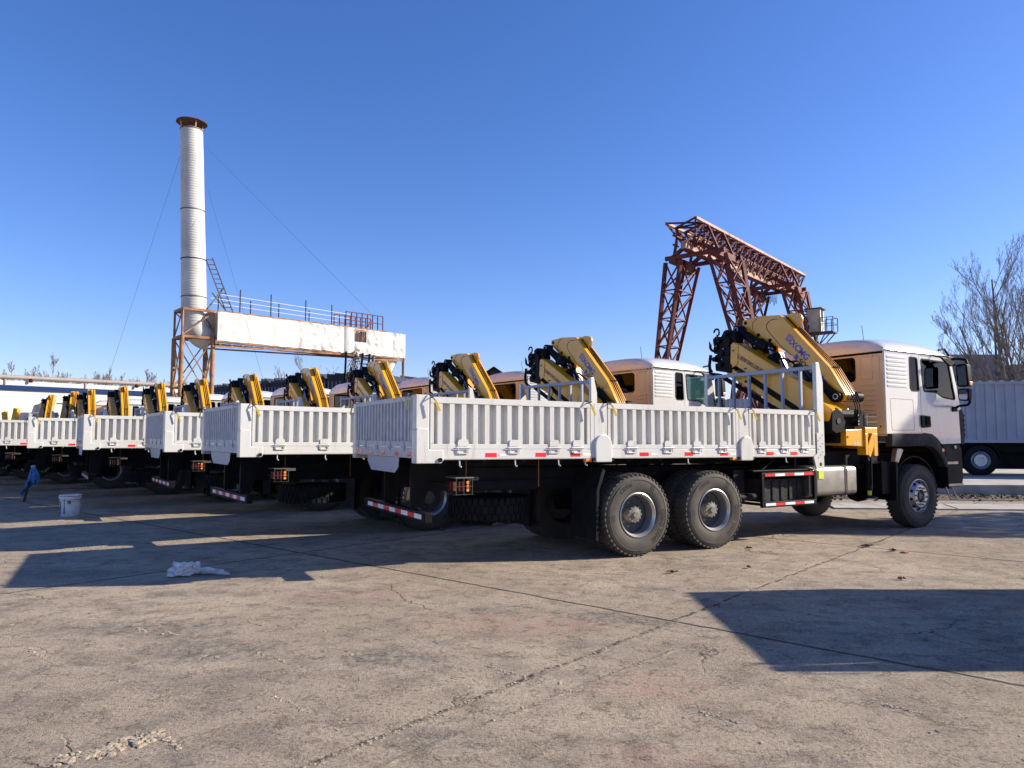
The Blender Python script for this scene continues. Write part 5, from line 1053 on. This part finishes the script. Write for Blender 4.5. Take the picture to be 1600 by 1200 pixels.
# ------------------------------------------------------------------ an evergreen outside the frame that shades the ground at the right
tr = tag(empty('evergreen_tree', (23.2, 14.4, 0)), 'dark evergreen just outside the right edge, casting the soft shadow beside the front wheel', 'tree')
q = MB(); q.tube((0, 0, 0), (0, 0, 8.8), .2, .04, 8); q.build('trunk', 'bark', tr); q = MB(); r2 = random.Random(5)
for k in range(5200):
    z = 5.4 + 4.2 * r2.random() ** 1.0; rr = (10.2 - z) * .36 * r2.random() ** .5 * 1.15; a = r2.uniform(0, 6.3); c_ = V((rr * cos(a), rr * sin(a) * 1.25, z)); s = r2.uniform(.06, .17)
    d1 = V((r2.uniform(-1, 1), r2.uniform(-1, 1), r2.uniform(-1, 1))).normalized() * s; d2 = d1.cross(V((r2.uniform(-1, 1), .3, r2.uniform(-1, 1)))).normalized() * s * .5; q.add([c_ + d1, c_ + d2, c_ - d1, c_ - d2], [(0, 1, 2, 3)])
q.build('crown', 'evergreen', tr)
# ------------------------------------------------------------------ bucket, rag, sack, debris
BK = tag(empty('bucket', (-8.97, 14.65, 0)), 'white plastic bucket with a wire handle standing in the shade', 'bucket')
q = MB(); q.lathe([(0, .0), (.155, .0), (.165, .02), (.19, .36), (.205, .365), (.205, .39), (.19, .395), (.205, .41), (.205, .425), (.19, .43), (.18, .425), (.15, .02), (0, .02)], n=36, ax='z'); q.build('pail', 'bucket', BK, smooth=True)
q = MB(); q.box(-.012, -.004, -.192, -.165, .05, .36); q.box(-.10, -.095, -.168, -.15, .03, .30); q.lathe([(.190, .33), (.192, .334), (.190, .338)], n=36, ax='z'); q.lathe([(.188, .30), (.1895, .303), (.188, .306)], n=36, ax='z'); q.lathe([(.206, .400), (.207, .404), (.206, .408)], n=36, ax='z'); q.build('seam_mark', 'darksteel', BK)
q = MB(); q.box(.06, .11, -.186, -.160, .26, .32); q.build('label_patch', 'redlens', BK)
q = MB(); q.path([(.19 * cos(t), -.05 * sin(t) - .02, .42 + .12 * sin(t) * (1 if 1 else 0)) for t in [pi * k / 10 for k in range(11)]], .004, 5); q.build('wire_handle', 'tank', BK)
RG = tag(empty('blue_rag', (-11.95, 17.9, 0)), 'blue cloth draped over a short wooden stick beside the trucks', 'cloth')
q = MB(); q.tube((-.14, 0, .0), (.03, .0, .80), .016, n=6); q.bar((-.15, -.02, .0), (-.12, -.0, .26), .09, .05); q.build('stick', 'brown', RG)
q = MB(); vs = []; nu, nv = 40, 22
for i in range(nu + 1):
    for j in range(nv + 1):
        u, v = i / nu, j / nv; ang = 2 * pi * u; c_ = cos(ang); left = max(0, -c_) ** 2; right = max(0, c_) ** 2
        L_ = .36 + .38 * left + .10 * right + .10 * noise.noise(V((3 * c_, 3 * sin(ang), 1))); fold = .045 * sin(ang * 7 + 1.2) * v
        rad = .035 + (.075 + .09 * right * sin(pi * min(1, v * 1.1))) * v ** .6 + fold * .8
        vs.append((.03 + rad * c_ - .17 * left * v * v, rad * sin(ang) * .8, .86 - L_ * v - .03 * (v < .01)))
q.add(vs, [(i * (nv + 1) + j, (i + 1) * (nv + 1) + j, (i + 1) * (nv + 1) + j + 1, i * (nv + 1) + j + 1) for i in range(nu) for j in range(nv)])
q.lathe([(0, .03), (.04, .02), (.055, 0), (.05, -.03)], (.03, 0, .86), 'z', 12, 1); q.build('cloth', ['cloth', 'bluegrey'], RG, smooth=True)
def sack(loc, name, label, parts, m, seed, k_=.82):
    r_ = tag(empty(name, loc, 0), label, 'plastic sack'); bm = bmesh.new()
    q = MB()
    for (cx, cy, cz_, rx, ry, rz, ang) in parts:
        b2 = bmesh.new(); bmesh.ops.create_icosphere(b2, subdivisions=5, radius=1)
        for v in b2.verts:
            n1 = noise.noise(v.co * 1.7 + V((seed, cx * 9, 0))) * .5 - (abs(noise.noise(v.co * 2.6 + V((0, seed, cx * 5))))) * .9 - abs(noise.noise(v.co * 6 + V((3, seed, cx * 5)))) * .35; v.co *= (1 + n1 + .25)
            x, y, z = v.co.x * rx, v.co.y * ry, max(v.co.z, -.55) * rz; v.co = V((cx + x * cos(ang) - y * sin(ang), cy + x * sin(ang) + y * cos(ang), cz_ + z)) * k_
        me = bpy.data.meshes.new('t'); b2.to_mesh(me); b2.free(); q.add([v.co for v in me.vertices], [tuple(p_.vertices) for p_ in me.polygons]); bpy.data.meshes.remove(me)
    q.build('bag', m, r_, smooth=True); return r_
sack((-3.82, 8.45, 0), 'plastic_sack', 'crumpled white plastic sack lying on the concrete near the shadow edge', [(0, 0, .075, .17, .12, .11, .5), (.12, .05, .09, .08, .07, .09, .2), (-.12, -.05, .03, .07, .05, .04, .6), (.30, .10, .045, .22, .05, .045, -.12), (.5, .06, .02, .14, .03, .022, -.3)], 'bag', 2)
sack((-.25, 13.0, 0), 'paper_scrap', 'small crumpled paper scrap under the second truck near the spare wheel', [(0, 0, .03, .12, .07, .04, .1)], 'stone', 6)
q = MB(); r2 = random.Random(11)
def clod(mb, x, y, s, zf=.6):
    b2 = bmesh.new(); bmesh.ops.create_icosphere(b2, subdivisions=2, radius=1); sd_ = r2.uniform(0, 99); a = r2.uniform(0, 6.3)
    vs = []
    for v in b2.verts:
        k = 1 + noise.noise(v.co * 1.5 + V((sd_, 0, 0))) * .8; p_ = v.co * k; vs.append((x + s * (p_.x * cos(a) * 1.3 - p_.y * sin(a)), y + s * (p_.x * sin(a) * 1.3 + p_.y * cos(a)), max(0, s * p_.z * zf)))
    fs = [tuple(v.index for v in f.verts) for f in b2.faces]; b2.free(); mb.add(vs, fs)
for k in range(170):
    t = r2.random(); x = -2.26 + .34 * t + r2.gauss(0, .035); y = 3.74 + .30 * t ** 1.6 + r2.gauss(0, .04); clod(q, x, y, r2.uniform(.008, .036) * r2.random() ** .8, .38)
tag(q.build('dried_mud', 'stone'), kind='stuff')
q = MB()
for k in range(260):
    y = 3.3 + 14 * r2.random() ** 1.6; x = r2.uniform(-.75, .75) * y * 1.05
    clod(q, x, y, r2.uniform(.003, .011) * (1 + y * .03), .6)
for x0, y0, x1, y1, n_ in ((-1.02, 3.62, .0, 4.82, 120), (0, 4.82, 1.46, 6.42, 70), (.0, 4.33, .98, 5.33, 60)):
    for k in range(n_): t = r2.random(); clod(q, x0 + (x1 - x0) * t + r2.gauss(0, .012), y0 + (y1 - y0) * t + r2.gauss(0, .012), r2.uniform(.003, .011), .45)
for x0, y0, ln in ((-3.2, 6.2, .22), (-2.9, 6.1, .2), (-3.7, 5.6, .35), (-1.9, 5.5, .4), (-1.5, 4.6, .45), (-.2, 5.2, .35), (-1.9, 4.0, .2), (1.1, 4.35, .25), (2.2, 4.5, .3), (-2.3, 6.4, .2)):
    for k in range(26): t = r2.random(); clod(q, x0 + ln * .8 * t + r2.gauss(0, .01), y0 - ln * .7 * t + r2.gauss(0, .012), r2.uniform(.004, .014), .5)
tag(q.build('gravel_crumbs', 'stone'), kind='stuff')
q = MB()
for (x, y, s) in ((5.2, 10.6, .06), (5.35, 10.2, .05), (3.4, 10.4, .04), (1.9, 8.6, .05), (4.4, 8.2, .03), (5.9, 8.3, .03), (2.9, 8.9, .03), (-1.2, 12.4, .05)):
    for k in range(5): a = r2.uniform(0, 6.3); c_ = V((x + r2.gauss(0, s * .6), y + r2.gauss(0, s * .4), .012)); q.add([c_ + V((s * cos(a), s * sin(a), .0)), c_ + V((s * .4 * cos(a + 1.5), s * .4 * sin(a + 1.5), .03)), c_ - V((s * cos(a), s * sin(a), -.01)), c_ - V((s * .4 * cos(a + 1.5), s * .4 * sin(a + 1.5), .0))], [(0, 1, 2, 3)])
tag(q.build('dead_leaves', 'leaf'), kind='stuff')
tag(MB().build('x', 'leaf'), kind='stuff') if 0 else None
rs = MB(); clod(rs, 5.44, 10.06, .035, .6); tag(rs.build('red_scrap', 'litter_red'), 'tiny crushed red scrap on the sunlit concrete before the front wheel', 'litter')
